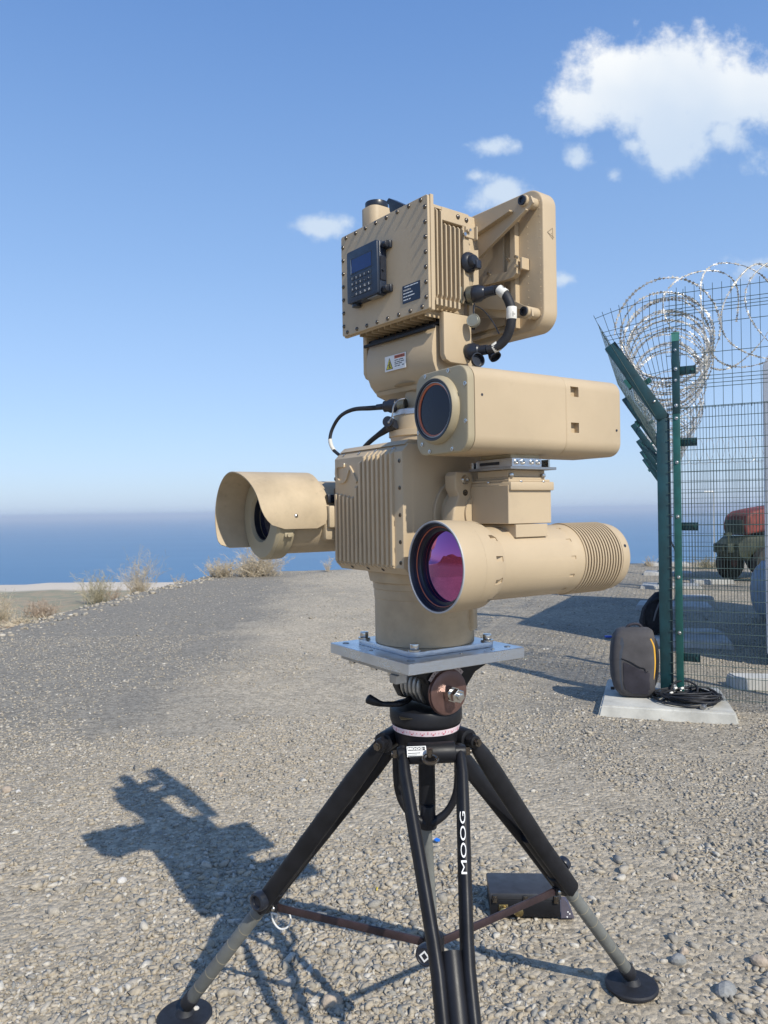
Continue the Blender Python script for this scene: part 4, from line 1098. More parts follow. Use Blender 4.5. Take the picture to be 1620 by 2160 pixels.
# round black socket and rear bracket
ra.part('round_socket', MB().lathe((.172, .014, 2.222), (1, 0, 0), [(0, .025), (.005, .0265), (.012, .023), (.016, .017), (.024, .015), (.028, .011)], 40).box(.184, .204, .014, .032, 2.202, 2.224, bev=.003), BLKP, parent=ebx)
ra.part('rear_bracket', MB().prism([(q, .0205, z) for q, z in ((-.14, 2.12), (-.14, 2.33), (.14, 2.33), (.172, 2.25), (.172, 2.17), (.14, 2.12))], (0, .012, 0), bev=.001).prism([(.168, e, z) for e, z in ((.02, 2.255), (.052, 2.262), (.052, 2.150), (.034, 2.165), (.02, 2.19))], (.004, 0, 0)).box(.150, .158, .03, .05, 2.075, 2.13), TAN)
ra.part('hinge_tab', MB().box(.172, .178, .004, .035, 2.284, 2.312, bev=.001, seg=1).box(.1725, .188, .032, .036, 2.280, 2.314, bev=.001, seg=1).cyl((.178, .008, 2.30), (.184, .008, 2.30), .004), TAN)
ra.part('tab_screw', MB().cyl((.178, -.004, 2.288), (.184, -.004, 2.288), .0045, seg=12).cyl((.178, .012, 2.301), (.186, .012, 2.301), .0035, seg=12), STEEL)
# antenna panel
PW, PH, PE = .588, .361, .160
PZ = 2.2335
ppts = rrect(PW, PH, .048, 10)
ant = ra.part('antenna_panel', MB().prism([(x, PE, PZ + y) for x, y in ppts], (0, .052, 0), bev=.004, seg=3), TAN)
ra.part('rear_frame', MB().box(.196, .2137, .144, .1598, 2.068, 2.398, bev=.0008, seg=1).box(-.2137, -.196, .140, .1598, 2.068, 2.398, bev=.0008, seg=1)
        .box(-.22, .2, .154, .1598, 2.395, 2.402).box(-.22, .2, .150, .1598, 2.066, 2.074), TAN, parent=ant)
ra.part('rear_cover', MB().box(-.198, .168, .150, .1598, 2.085, 2.385, bev=.001, seg=1), TAN, parent=ant)
for s_ in (1, -1):
    for z in (2.372, 2.094):
        so = ra.part('standoff', MB().cyl((s_ * .268, .1598, z), (s_ * .268, .114, z), .0145, seg=32, bev=.002), TAN, parent=ant)
        ra.part('cap_screw', MB().lathe((s_ * .268, .1142, z), (0, -1, 0), [(0, .0118), (.005, .0118), (.0055, .007), (.002, .0065)], 24), BLKP, parent=so)


def on_plane(pts, e, mirror=False):
    out = [px_local(FR, x, y, e) for x, y in pts]
    return [Vector((-p.x if mirror else p.x, e, p.z)) for p in out]


for mir in (False, True):
    ub = MB().prism(on_plane([(993, 460), (1060, 430), (1106, 409), (1119, 413), (1124, 427), (1112, 443), (1022, 534), (1012, 545), (1003, 520)], .121, mir), (0, .006, 0))
    r0, r1 = on_plane([(1008, 498), (1083, 447)], .121, mir)
    ub.prism([r0 + Vector((0, 0, .0018)), r1 + Vector((0, 0, .0018)), r1 - Vector((0, 0, .0018)), r0 - Vector((0, 0, .0018))], (0, -.016, 0))
    e0_, e1_ = on_plane([(1014, 545), (1113, 444)], .121, mir)
    ub.prism([e0_, e1_, e1_ + Vector((0, 0, .003)), e0_ + Vector((0, 0, .003))], (0, -.008, 0))
    bk_ = on_plane([(1000, 460), (1008, 545)], .121, mir)
    ub.prism([bk_[0], bk_[1], Vector((bk_[1].x, .03, bk_[1].z)), Vector((bk_[0].x, .03, bk_[0].z))], (-.004 if not mir else .004, 0, 0))
    ra.part('upper_brace', ub, TAN, smooth=False)
    lb = MB().prism(on_plane([(1000, 651), (1083, 655), (1108, 645), (1121, 652), (1123, 666), (1114, 673), (1085, 670), (1000, 670)], .122, mir), (0, .005, 0))
    lb.prism(on_plane([(1000, 606), (1048, 618), (1112, 648), (1083, 655), (1000, 650)], .114, mir), (0, .004, 0))
    ra.part('lower_brace', lb, TAN, smooth=False)
cb = [(p.x, p.z) for p in on_plane([(1018, 585), (1069, 573), (1072, 548), (1089, 546), (1089, 576), (1083, 584), (1069, 590), (1033, 599), (1018, 602)], .125)]
bf = on_plane([(1094, 553)], .120)[0]
cbr = ra.part('feed_bracket', MB().prism([(q, .125, z) for q, z in cb], (0, .016, 0)), TAN, parent=ant)
ra.part('bracket_foot', MB().box(bf.x - .005, bf.x + .002, .130, .158, bf.z - .015, bf.z + .015, bev=.001, seg=1), TAN, parent=ant)
for p_ in on_plane([(1091, 543), (1091, 562), (1075, 548), (1033, 578)], .125):
    q, z = p_.x, p_.z
    ra.part('bracket_screw', MB().cyl((q, .125, z), (q, .117, z), .0042, seg=12), STEEL, parent=ant)
rv = MB()
for q in (.243, .178, -.243, .283):
    for k in range(17): rv.dome((q, .1598, 2.088 + k * .018), (0, -1, 0), .0017, .0012, seg=6, rings=2)
o_ = ra.part('rivet', rv, TAN, parent=ant)
# scratched triangle mark on the panel's edge
tm = MB()
pts_ = [(.176, 2.298), (.196, 2.312), (.197, 2.284), (.176, 2.298), (.201, 2.2895)]
for a_, b_ in zip(pts_, pts_[1:]):
    d = Vector((0, b_[0] - a_[0], b_[1] - a_[1])).normalized(); n_ = Vector((0, -d.z, d.y)) * .0006
    A_ = Vector((PW / 2 + .0001, a_[0], a_[1])); B_ = Vector((PW / 2 + .0001, b_[0], b_[1]))
    tm.prism([A_ - n_, B_ - n_, B_ + n_, A_ + n_], (.0003, 0, 0))
tm.box(PW / 2, PW / 2 + .0004, .1905, .1925, 2.2965, 2.2985)
ra.part('warning_mark', tm, mat('engraved_line', (.13, .10, .07), .6), parent=ant, smooth=False)

# ------------------------------------------------------------------ keypad terminal
kp = Thing('keypad_terminal', 'dark blue keypad terminal with small display on the radar cover plate', 'keypad', FR, (-.0455, -.1268, 2.154))
KE = -.158
hsg = kp.part('housing', MB().box(-.112, .021, -.150, -.1268, 2.154, 2.291, bev=.003).prism([(x - .0455, -.150, 2.2225 + y) for x, y in rrect(.133, .137, .006, 3)], (0, -.008, 0), bev=.0015), NAVY)
kp.part('display_bezel', MB().box(-.094, -.001, KE - .0006, KE, 2.2275, 2.2695).box(-.0945, -.0905, KE - .0009, KE, 2.2275, 2.2695), BLKP)
kp.part('display', MB().box(-.0885, -.004, KE - .0012, KE - .0005, 2.2305, 2.2665), SCREENM)
kp.part('bezel_glint', MB().prism([(-.0925, KE - .0012, 2.2285), (-.0895, KE - .0012, 2.2285), (-.0895, KE - .0012, 2.2475), (-.0925, KE - .0012, 2.2685)], (0, -.0003, 0)), mat('painted_glint', (.25, .30, .38), .4), smooth=False)  # glint on the bezel painted as a flat paler sliver
key_me = MB().box(-.0068, .0068, -.0015, 0, -.0053, .0053, bev=.0008, seg=1).mesh('key'); key_me.materials.append(mat('keypad_key', (.028, .036, .052), .5))
caps = [['1', '2', '3', 'F', '<'], ['4', '5', '6', '-', '+'], ['7', '8', '9', 'CL', 'SE'], ['.', '0', 'ES', 'PG', 'EN']]
for r in range(4):
    for c in range(5):
        q = -.0835 + c * .0182; z = 2.2165 - r * .0146
        k_ = kp.inst('key', key_me, (q, KE, z))
        kp.text('key_legend', caps[r][c], .0080, WHITE, (-.0050 if len(caps[r][c]) == 1 else -.0058, -.0016, -.0030), (R(90), 0, 0), parent=k_, sx=.8 if len(caps[r][c]) == 1 else .72, lift=.0002)
        k_.children[0].location = kp.base
kp.part('side_latch', MB().cyl((.024, -.140, 2.278), (.042, -.140, 2.278), .0085, seg=24, bev=.001).box(.021, .046, -.136, -.1268, 2.268, 2.288, bev=.003), BLKP)
kp.part('side_latch', MB().cyl((.024, -.140, 2.166), (.042, -.140, 2.166), .0085, seg=24, bev=.001).box(.021, .046, -.136, -.1268, 2.156, 2.176, bev=.003), BLKP)
kp.part('side_port', MB().cyl((.021, -.142, 2.216), (.027, -.142, 2.216), .004, seg=12).box(.021, .0235, -.149, -.131, 2.19, 2.25), BLKP)
kp.part('bottom_strip', MB().box(-.03, .012, -.152, -.130, 2.1515, 2.1535), ALUD)
kp.part('bottom_foot', MB().cyl((-.095, -.140, 2.1545), (-.095, -.140, 2.146), .012, seg=20), BLKP)

# ------------------------------------------------------------------ cables
c1 = Thing('cable', 'thick black cable with white sleeves looping from radar box down to the yoke', 'cable', FW, tuple(at(1030, 680, 1.93)))
pts1 = [at(1022, 619, 1.90), at(1050, 612, 1.88), at(1066, 622, 1.87), at(1078, 650, 1.86), at(1078, 680, 1.86), at(1068, 712, 1.87), at(1048, 732, 1.88), at(1028, 739, 1.89)]
cab = c1.part('sheath', MB().tube(pts1, .0117, 14), RUB)
c1.part('connector', MB().lathe(at(984, 624, 1.915), at(1040, 613, 1.88) - at(984, 624, 1.915), [(0, .018), (.016, .0195), (.018, .0205), (.024, .0218), (.036, .0212), (.043, .0168), (.048, .0158), (.051, .0128), (.076, .0122)], 36), BLKP, label='upper cable connector')
c1.part('connector_ring', MB().lathe(at(988, 623, 1.912), at(1040, 613, 1.88) - at(984, 624, 1.915), [(0, .0195), (.001, .0215), (.013, .0215), (.014, .0195)], 36), CONNG)
c1.part('connector', MB().lathe(at(975, 745, 1.93), at(1030, 737, 1.89) - at(975, 745, 1.93), [(0, .017), (.014, .0185), (.016, .0200), (.022, .0215), (.034, .0210), (.042, .0165), (.047, .0158), (.050, .0128), (.070, .0122)], 36), BLKP, label='lower cable connector')
c1.part('connector_ring', MB().lathe(at(978, 744, 1.928), at(1030, 737, 1.89) - at(975, 745, 1.93), [(0, .0175), (.001, .021), (.012, .021), (.013, .0175)], 36), CONNG)


def seg_path(pts, i0, i1):
    return pts[i0:i1 + 1]


for (a_, b_) in (((1051, 611, 1.88), (1066, 621, 1.87)), ((1079, 648, 1.86), (1079, 674, 1.86)), ((1052, 729, 1.88), (1040, 737, 1.885))):
    pa_, pb_ = at(*a_), at(*b_)
    c1.part('white_sleeve', MB().cyl(pa_, pb_, .0128, seg=24, bev=.0008), PLASTW, parent=cab)
lan = MB().tube([at(1000, 640, 1.90), at(999, 655, 1.90), at(1000, 668, 1.895)], .0022, 8)
lan.tube([at(1002, 645, 1.90), at(1020, 655, 1.90), at(1040, 680, 1.895), at(1053, 705, 1.885)], .0014, 6)
c1.part('lanyard', lan, BLKP)
dc = at(998, 676, 1.888); dn = (Vector((0, 0, EYE + .55)) - dc).normalized() + Vector((-.35, 0, .15)); dn.normalize()
c1.part('dust_cap', MB().lathe(dc + dn * -.008, dn, [(0, .0165), (.010, .0170), (.0115, .0158), (.0108, .013), (.0112, .0125), (.0112, .002)], 36), mat('grey_green_cap', (.30, .30, .25), .4, metal=.5))
dc = at(1038, 744, 1.90)
c1.part('dust_cap', MB().lathe(dc, Vector((.4, -.5, -.75)), [(0, .012), (.010, .0155), (.018, .0155), (.018, .013), (.008, .012)], 32), BLKP)
dc = at(1002, 763, 1.90)
c1.part('dust_cap', MB().lathe(dc, Vector((.3, -.6, .1)), [(0, .012), (.010, .0185), (.016, .0185), (.016, .016), (.006, .015)], 32), BLKP)
c1.part('rear_fitting', MB().lathe(at(975, 757, 1.94), Vector((-.3, -.9, .15)), [(0, .012), (.012, .0135), (.013, .0155), (.022, .0155), (.022, .010)], 28), ALUD)
fl = MB().box(-.020, .020, -.004, .004, -.020, .020, bev=.002, mtx=Matrix.Translation(at(968, 745, 1.94)) @ Matrix.Rotation(FR.yaw + R(90), 4, 'Z'))
for a_ in (-1, 1):
    for b_ in (-1, 1): fl.box(-.003, .003, -.009, 0, -.003, .003, mtx=Matrix.Translation(at(968, 745, 1.94)) @ Matrix.Rotation(FR.yaw + R(90), 4, 'Z') @ Matrix.Translation((a_ * .015, 0, b_ * .015)))
c1.part('connector_flange', fl, CONNG)
c1.part('connector_flange', MB().box(-.021, .021, -.003, .003, -.021, .021, bev=.002, mtx=Matrix.Translation(at(983, 625, 1.917)) @ Matrix.Rotation(FR.yaw + R(90), 4, 'Z')), CONNG)

c2 = Thing('cable', 'thin black cable arching left from the neck down behind the ribbed housing', 'cable', FW, tuple(at(760, 900, 2.08)))
c2.part('sheath', MB().tube([at(808, 859, 2.03), at(780, 861, 2.05), at(745, 864, 2.08), at(718, 878, 2.10), at(701, 905, 2.12), at(696, 930, 2.12), at(703, 948, 2.12), at(716, 960, 2.10)], [.0068, .0066, .0056, .0050, .0047, .0047, .0047, .0047], 12), RUB)
ce = at(856, 854, 2.00); cs = at(806, 858, 2.03)
c2.part('connector', MB().lathe(ce, cs - ce, [(0, .0165), (.024, .0165), (.026, .0185), (.045, .0185), (.052, .0150), (.062, .0150), (.066, .0085), (.085, .0075)], 32), BLKP)
c2.part('connector_ring', MB().lathe(ce, cs - ce, [(0, .0155), (.001, .0172), (.019, .0172), (.020, .0155)], 32), CONNG)
c2.part('white_sleeve', MB().tube([at(696, 926, 2.12), at(699, 940, 2.12), at(706, 952, 2.12)], .0056, 12), PLASTW)
c3 = Thing('cable', 'short black cable running from the collar down to the housing top, below the arching one', 'cable', FW, tuple(at(800, 920, 2.03)))
c3.part('sheath', MB().tube([at(826, 897, 2.00), at(812, 908, 2.02), at(796, 919, 2.03), at(780, 932, 2.06), at(768, 944, 2.09), at(762, 952, 2.10)], [.012, .0095, .007, .0066, .0062, .0062], 12), RUB)
c3.part('connector', MB().lathe(at(832, 893, 1.995), at(812, 910, 2.02) - at(832, 893, 1.995), [(0, .016), (.014, .016), (.016, .013), (.03, .009)], 28), BLKP)
dc = at(820, 890, 1.985)
c3.part('dust_cap', MB().lathe(dc, Vector((-.35, -.9, .0)), [(0, .0145), (.008, .0145), (.010, .013), (.010, .002)], 32), BLKP)
c3.part('lanyard', MB().tube([at(854, 841, 1.97), at(840, 845, 1.97), at(830, 858, 1.972), at(827, 878, 1.972), at(820, 890, 1.974)], .0021, 8).dome(at(820, 891, 1.976), Vector((-.35, -.9, 0)), .004, .004), ALUD)

# ------------------------------------------------------------------ black case on the ground
FC = Frame(.53, 3.03, R(-3))
cz0 = .012
ca = Thing('equipment_case', 'flat black metal case with two brass connectors on gravel behind the right leg', 'case', FC, (0, 0, cz0))
ca.part('case_body', MB().box(-.135, .135, -.082, .082, cz0, .078, bev=.004), BLK)
ca.part('case_lid', MB().box(-.138, .138, -.086, .086, .080, .106, bev=.006), mat('case_lid_paint', (.035, .037, .044), .5, var=.1, scale=20))
ca.part('gasket', MB().box(-.134, .134, -.081, .081, .077, .081), RUB)
for q in (-.118, .0, .118):
    ca.part('lid_screw', MB().box(q - .009, q + .009, -.093, -.084, .070, .100, bev=.002).cyl((q, -.09, .09), (q, -.097, .09), .005, seg=12), DSTEEL)
for q in (-.085, -.028):
    cn_ = ca.part('connector', MB().box(q - .018, q + .018, -.086, -.082, .022, .062, bev=.001).lathe((q, -.086, .042), (0, -1, 0), [(0, .016), (.010, .0175), (.020, .0175), (.022, .014), (.024, .005)], 28), BRASS)
    for a_ in (-1, 1):
        for b_ in (-1, 1): ca.part('connector_screw', MB().cyl((q + a_ * .014, -.086, .042 + b_ * .015), (q + a_ * .014, -.089, .042 + b_ * .015), .003, seg=10), STEEL, parent=cn_)
gp = ca.part('side_bracket', MB().box(.136, .188, -.080, .08, .008, .012).prism([(.1375, -.083, .012), (.186, -.083, .012), (.160, -.083, .072), (.1375, -.083, .095)], (0, .004, 0)), mat('grey_purple_metal', (.11, .10, .13), .5, var=.1))
for q, z in ((.163, .035), (.17, .028), (.160, .016)): ca.part('bracket_hole', MB().cyl((q, -.0832, z), (q, -.0842, z), .003, seg=10), WHITE, parent=gp)

# scraps on the gravel
p = at(922, 1779, EYE * F / (1779 + 1.7 - 1078)); z = float(height(p.x, p.y)) + .012
single('plastic_scrap', 'small torn scrap of bright blue plastic behind the centre column', 'litter', MB().prism([(p.x - .016, p.y, z + .004), (p.x - .004, p.y + .012, z + .008), (p.x + .015, p.y + .006, z + .004), (p.x + .012, p.y - .010, z), (p.x - .006, p.y - .012, z + .002)], (0, 0, .003)),
       mat('blue_plastic', (.02, .16, .62), .4), base=(p.x, p.y, z))
p = at(794, 1884, EYE * F / (1884 - 1078)); z = float(height(p.x, p.y)) + .012
single('yellow_scrap', 'thin bright yellow sliver in the gravel left of the front leg', 'litter', MB().tube([(p.x, p.y + .012, z), (p.x + .004, p.y, z + .004), (p.x + .001, p.y - .012, z)], .003, 6), mat('yellow_plastic', (.70, .52, .05), .5), base=(p.x, p.y, z))
p = at(1283, 1343, 9.4); z = float(height(p.x, p.y)) + .01
single('plastic_scrap', 'blue plastic speck in the big shadow left of the backpacks', 'litter', MB().box(p.x - .04, p.x + .04, p.y - .03, p.y + .03, z, z + .02, bev=.004), mat('blue_plastic_faded', (.03, .10, .55), .5), base=(p.x, p.y, z))

# ------------------------------------------------------------------ fence
TEAL = mat('green_powder_coat', (.015, .095, .085), .42, var=.18, scale=7, bump=.1, bscale=200, dirt=.12)
TEALD = mat('dark_green_powder_coat', (.010, .050, .062), .42, var=.18, scale=7, bump=.1, bscale=200, dirt=.10)
WIREM = mat('green_wire', (.055, .085, .075), .45, var=.15, scale=4)
ZINC = mat('zinc_cap', (.62, .62, .60), .28, metal=1, var=.1, scale=60)
RAZ = mat('galvanised_razor_wire', (.60, .585, .55), .45, metal=.25, var=.25, scale=18)
CONC = mat('pale_concrete', (.54, .525, .47), .85, var=.14, scale=4, bump=.45, bscale=60, dirt=.4)
CONC2 = mat('weathered_concrete', (.50, .49, .46), .85, var=.12, scale=4, bump=.4, bscale=50, dirt=.25)

PC = Vector((2.262, 6.12, 0)); D1 = Vector((.893, -.449, 0)); D2 = Vector((.361, 1.0, 0)); D2.normalize(); OUT = Vector((-D2.y, D2.x, 0))


def zg(p): return float(height(p.x, p.y))


# concrete pads
def pad(label, corners, top, m, inset=.05, group=None):
    mb_ = MB(); cen = sum((Vector((x, y, 0)) for x, y in corners), Vector()) / len(corners)
    lo = [mb_.bm.verts.new((x, y, -.05)) for x, y in corners]
    hi = [mb_.bm.verts.new((x + (cen.x - x) * inset, y + (cen.y - y) * inset, top)) for x, y in corners]
    n_ = len(lo)
    for i in range(n_): mb_.bm.faces.new((lo[i], lo[(i + 1) % n_], hi[(i + 1) % n_], hi[i]))
    mb_.bm.faces.new(hi); mb_.bm.faces.new(lo[::-1])
    bmesh.ops.bevel(mb_.bm, geom=mb_.bm.edges[:], offset=.012, segments=3, affect='EDGES')
    return single('concrete_pad', label, 'concrete pad', mb_, m, base=(cen.x, cen.y, 0), group=group)


pad('big pale concrete pad under the corner fence post, carrying backpack and cable coil', [(1.60, 5.80), (2.565, 5.49), (2.80, 6.32), (1.95, 6.78)], .085, CONC, .06)
padl = {1: 'shaded concrete pad behind the grey backpack, under the black backpack', 2: 'third concrete pad along the fence, just above the black backpack', 3: 'fourth concrete pad along the fence, sunlit, small',
        4: 'fifth concrete pad along the fence, partly hidden by the corner post', 5: 'farthest concrete pad on the brow of the lot'}
posts = []
for k in range(1, 6):
    c = PC + D2 * 3.14 * k
    pts_ = [c + OUT * .42 - D2 * .36, c - OUT * .75 - D2 * .36, c - OUT * .7 + D2 * .36, c + OUT * .38 + D2 * .36]
    pad(padl[k], [(q.x, q.y) for q in pts_], .07, CONC2, .06)
for lab, x, y, w, d_ in (('pale concrete block behind the mesh, low at the right edge', 1590, 1447, .42, .25), ('blue-grey shaded concrete block behind the mesh near the clamp bar', 1465, 1345, .60, .34),
                         ('small concrete block behind the mesh, above the shaded one', 1462, 1268, .55, .35), ('bright low kerb stone behind the mesh in the sun', 1500, 1232, .85, .25)):
    yu = y + (x - 810) * .0157; D = F * EYE / (yu - 1078); p = at(x, y, D)
    pad(lab, [(p.x - w / 2, p.y - d_ / 2), (p.x + w / 2, p.y - d_ / 2 - .08), (p.x + w / 2, p.y + d_ / 2 - .08), (p.x - w / 2, p.y + d_ / 2)], .10, CONC2, .10)

LEAN = (OUT * .40 + Vector((0, 0, .62)))          # cranked arm of a post
ZB = 2.33
fyaw = math.atan2(D2.y, D2.x)


def fence_post(k):
    c = PC + D2 * 3.14 * k
    lab = ['dark green cranked corner post on the big concrete pad', 'second cranked green post along the fence, behind the corner post', 'third cranked green post along the fence',
           'fourth cranked green post along the fence', 'fifth cranked green post along the fence', 'farthest cranked green post at the brow of the lot'][k]
    t_ = Thing('fence_post', lab, 'fence post', Frame(c.x, c.y, fyaw), (0, 0, .06), group='cranked posts of the fence')
    h_ = .050
    t_.part('upright', MB().box(-h_, h_, -h_, h_, .06, ZB - .02, bev=.004), TEALD)
    L = LEAN.length; ang = math.atan2(.40, .62)
    # local y axis is OUT; arm leans towards +y
    mt = Matrix.Translation((0, 0, ZB - .02)) @ Matrix.Rotation(-ang, 4, 'X')
    t_.part('cranked_arm', MB().box(-h_, h_, -h_ * .98, h_ * .98, -.012, L, bev=.004, mtx=mt), TEALD)
    t_.part('clip_plate', MB().box(-.05, .05, h_ + .002, h_ + .03, .35, .43, mtx=mt).box(-.012, .012, -h_ - .05, -h_, .30, .34, mtx=mt), TEAL)
    t_.part('base_flange', MB().box(-.075, .075, -.075, .075, .075, .092, bev=.002), TEALD)
    t_.part('cap_nut', MB().dome(mt @ Vector((-h_, -.02, .15)), (-1, 0, 0), .012, .01), ZINC)
    return t_


for k in range(6): fence_post(k)


def wire(mb_, a, b, r=.0022):
    a = Vector(a); b = Vector(b); d = (b - a).normalized(); u = d.orthogonal().normalized(); v = d.cross(u)
    A_ = [mb_.bm.verts.new(a + (u * math.cos(x) + v * math.sin(x)) * r) for x in (0, 2.0944, 4.18879)]
    B_ = [mb_.bm.verts.new(b + (u * math.cos(x) + v * math.sin(x)) * r) for x in (0, 2.0944, 4.18879)]
    for i in range(3): mb_.bm.faces.new((A_[i], A_[(i + 1) % 3], B_[(i + 1) % 3], B_[i]))


def wire_mesh(name, L, r):
    """a wire along +Z of length L"""
    m_ = MB(); wire(m_, (0, 0, 0), (0, 0, L), r); me_ = m_.mesh(name, 60); me_.materials.append(WIREM); return me_


# front mesh panel: starts at the clamp bar and runs right, a little towards the camera
PS = Vector((2.345, 6.02, 0)); LP = 1.75
FP = Frame(PS.x, PS.y, math.atan2(D1.y, D1.x))
fp_ = Thing('mesh_fence', 'green welded wire fence with dense lower mesh right of the corner post', 'fence', FP, (0, 0, .06))
vw = wire_mesh('vertical_wire', 2.30, .0024); hw_ = wire_mesh('horizontal_wire', LP + .085, .0030)
nvw = int(LP / .0228)
for i in range(-3, nvw + 1): fp_.inst('vertical_wire', vw, (i * .0228, 0, .08))
for j in range(28): fp_.inst('horizontal_wire', hw_, (-.085, -.0035, .10 + j * .0845), rot=(0, R(90), 0))
vw2 = wire_mesh('vertical_wire', .98, .0024)
for i in range(int(LP / .066) + 1): fp_.inst('vertical_wire', vw2, (i * .066, .012, 2.36))
for z in (2.375, 2.53, 2.56, 2.59, 2.62, 2.80, 3.03, 3.12, 3.145, 3.17, 3.20, 3.29): fp_.inst('horizontal_wire', hw_, (-.085, .008, z), rot=(0, R(90), 0))
fp_.part('end_post', MB().box(LP - .03, LP + .03, .02, .08, .0, 3.0, bev=.003), TEALD)
for z in (2.68, 2.11, 1.44, .40):
    st_ = fp_.part('bracket', MB().box(.012, .135, .018, .048, z - .032, z + .032, bev=.002), TEALD)
    fp_.part('bracket_nut', MB().cyl((.11, .018, z), (.11, .008, z), .011, seg=12), TEAL, parent=st_)
# corner clamp bar in front of the wires
cbt = Thing('clamp_bar', 'bright green flat bar with silver bolts beside the corner post', 'clamp bar', FP, (0, 0, .08))
FPm = FP.m
cbt.part('lower_bar', MB().box(-.040, .016, -.020, -.006, .085, 2.335, bev=.002), TEAL)
cbt.part('upper_bar', MB().box(-.040, .016, -.020, .030, 2.3355, 2.97, bev=.002), TEALD, label='darker upper bar')
cbt.part('bar_cap', MB().box(-.042, .018, -.023, .033, 2.9702, 2.98, bev=.002).prism([(-.040, -.0205, 2.91), (.016, -.0205, 2.91), (.016, -.0205, 2.969), (-.040, -.0205, 2.969)], (0, -.001, 0)), mat('light_green_cap', (.06, .22, .18), .45))
nut_me = MB().cyl((0, 0, 0), (0, -.003, 0), .014, seg=16).dome((0, -.003, 0), (0, -1, 0), .010, .010, seg=14).mesh('cap_nut'); nut_me.materials.append(ZINC)
for z in (2.69, 2.40, 2.30, 1.95, 1.52, 1.04, .60, .14): cbt.inst('cap_nut', nut_me, (-.010, -.020, z))
for z in (2.84, 2.60): cbt.inst('cap_nut', nut_me, (-.012, -.020, z), scale=(.8, 1, .8))

# mesh of the run that goes away along the lot, seen almost edge on
sm_ = Thing('side_fence', 'green wire fence running away behind the corner post towards the sea', 'fence', Frame(PC.x, PC.y, fyaw), (0, 0, .06))
m_ = MB(); LR = 15.7
for i in range(int(LR / .10)):
    x = i * .10; wire(m_, (x, -.03, .08), (x, -.03, ZB), .003)
for j in range(27): wire(m_, (0, -.034, .10 + j * .0845), (LR, -.034, .10 + j * .0845), .0025)
sm_.part('wires', m_, WIREM, kind='stuff')
m_ = MB(); tx_, tz_ = .43, .78
for i in range(int(3.4 / .13)):
    x = i * .13 - .05; wire(m_, (x, .06, ZB), (x, .06 + tx_, ZB + tz_), .0026)
for i in range(0):
    x = 3.35 + i * .2; wire(m_, (x, .06, ZB), (x, .06 + tx_, ZB + tz_), .003)
for j in range(15): f_ = j / 14; wire(m_, (-.05, .06 + tx_ * f_, ZB + tz_ * f_), (3.2, .06 + tx_ * f_, ZB + tz_ * f_), .002)
sm_.part('leaning_wires', m_, WIREM, kind='stuff')

# curved corner piece joining the leaning mesh to the upright front mesh
cm = Thing('corner_mesh', 'fan of bent green wires wrapping the top of the fence corner', 'fence', FW, (PC.x, PC.y, ZB))
base_a = PC + OUT * .06 + Vector((0, 0, ZB)); top_a = base_a + OUT * (tx_ + .03) + Vector((0, 0, tz_ + .03)) - D2 * .05
base_b = PS + Vector((0, 0, ZB)); top_b = PS + D1 * .05 + Vector((0, 0, 3.29))


def corner(u, v):
    """u across from the leaning side (0) to the front panel (1), v from bottom to top"""
    a = base_a.lerp(top_a, v); b = base_b.lerp(top_b, v); p_ = a.lerp(b, u)
    p_ = p_ + Vector((-.03, -.12, -.06)) * (math.sin(math.pi * u) * v * .6)
    if v > .84: p_ = p_ + Vector((.0, -.10, .03)) * ((v - .84) / .16) * math.sin(math.pi * min(u + .1, 1)) 
    return p_


NV = 12
for i in range(NV + 1):
    u = i / NV; mw = MB(); vv = [0, .2, .4, .6, .8, .84, .9, 1.03]
    for a_, b_ in zip(vv, vv[1:]): wire(mw, corner(u, a_), corner(u, b_), .0026)
    cm.part('vertical_wire', mw, WIREM)
for v in (.2, .4, .58, .74, .79, .83, .87, 1.0):
    mw = MB()
    for i in range(NV): wire(mw, corner(i / NV, v), corner((i + 1) / NV, v), .0026)
    cm.part('horizontal_wire', mw, WIREM)


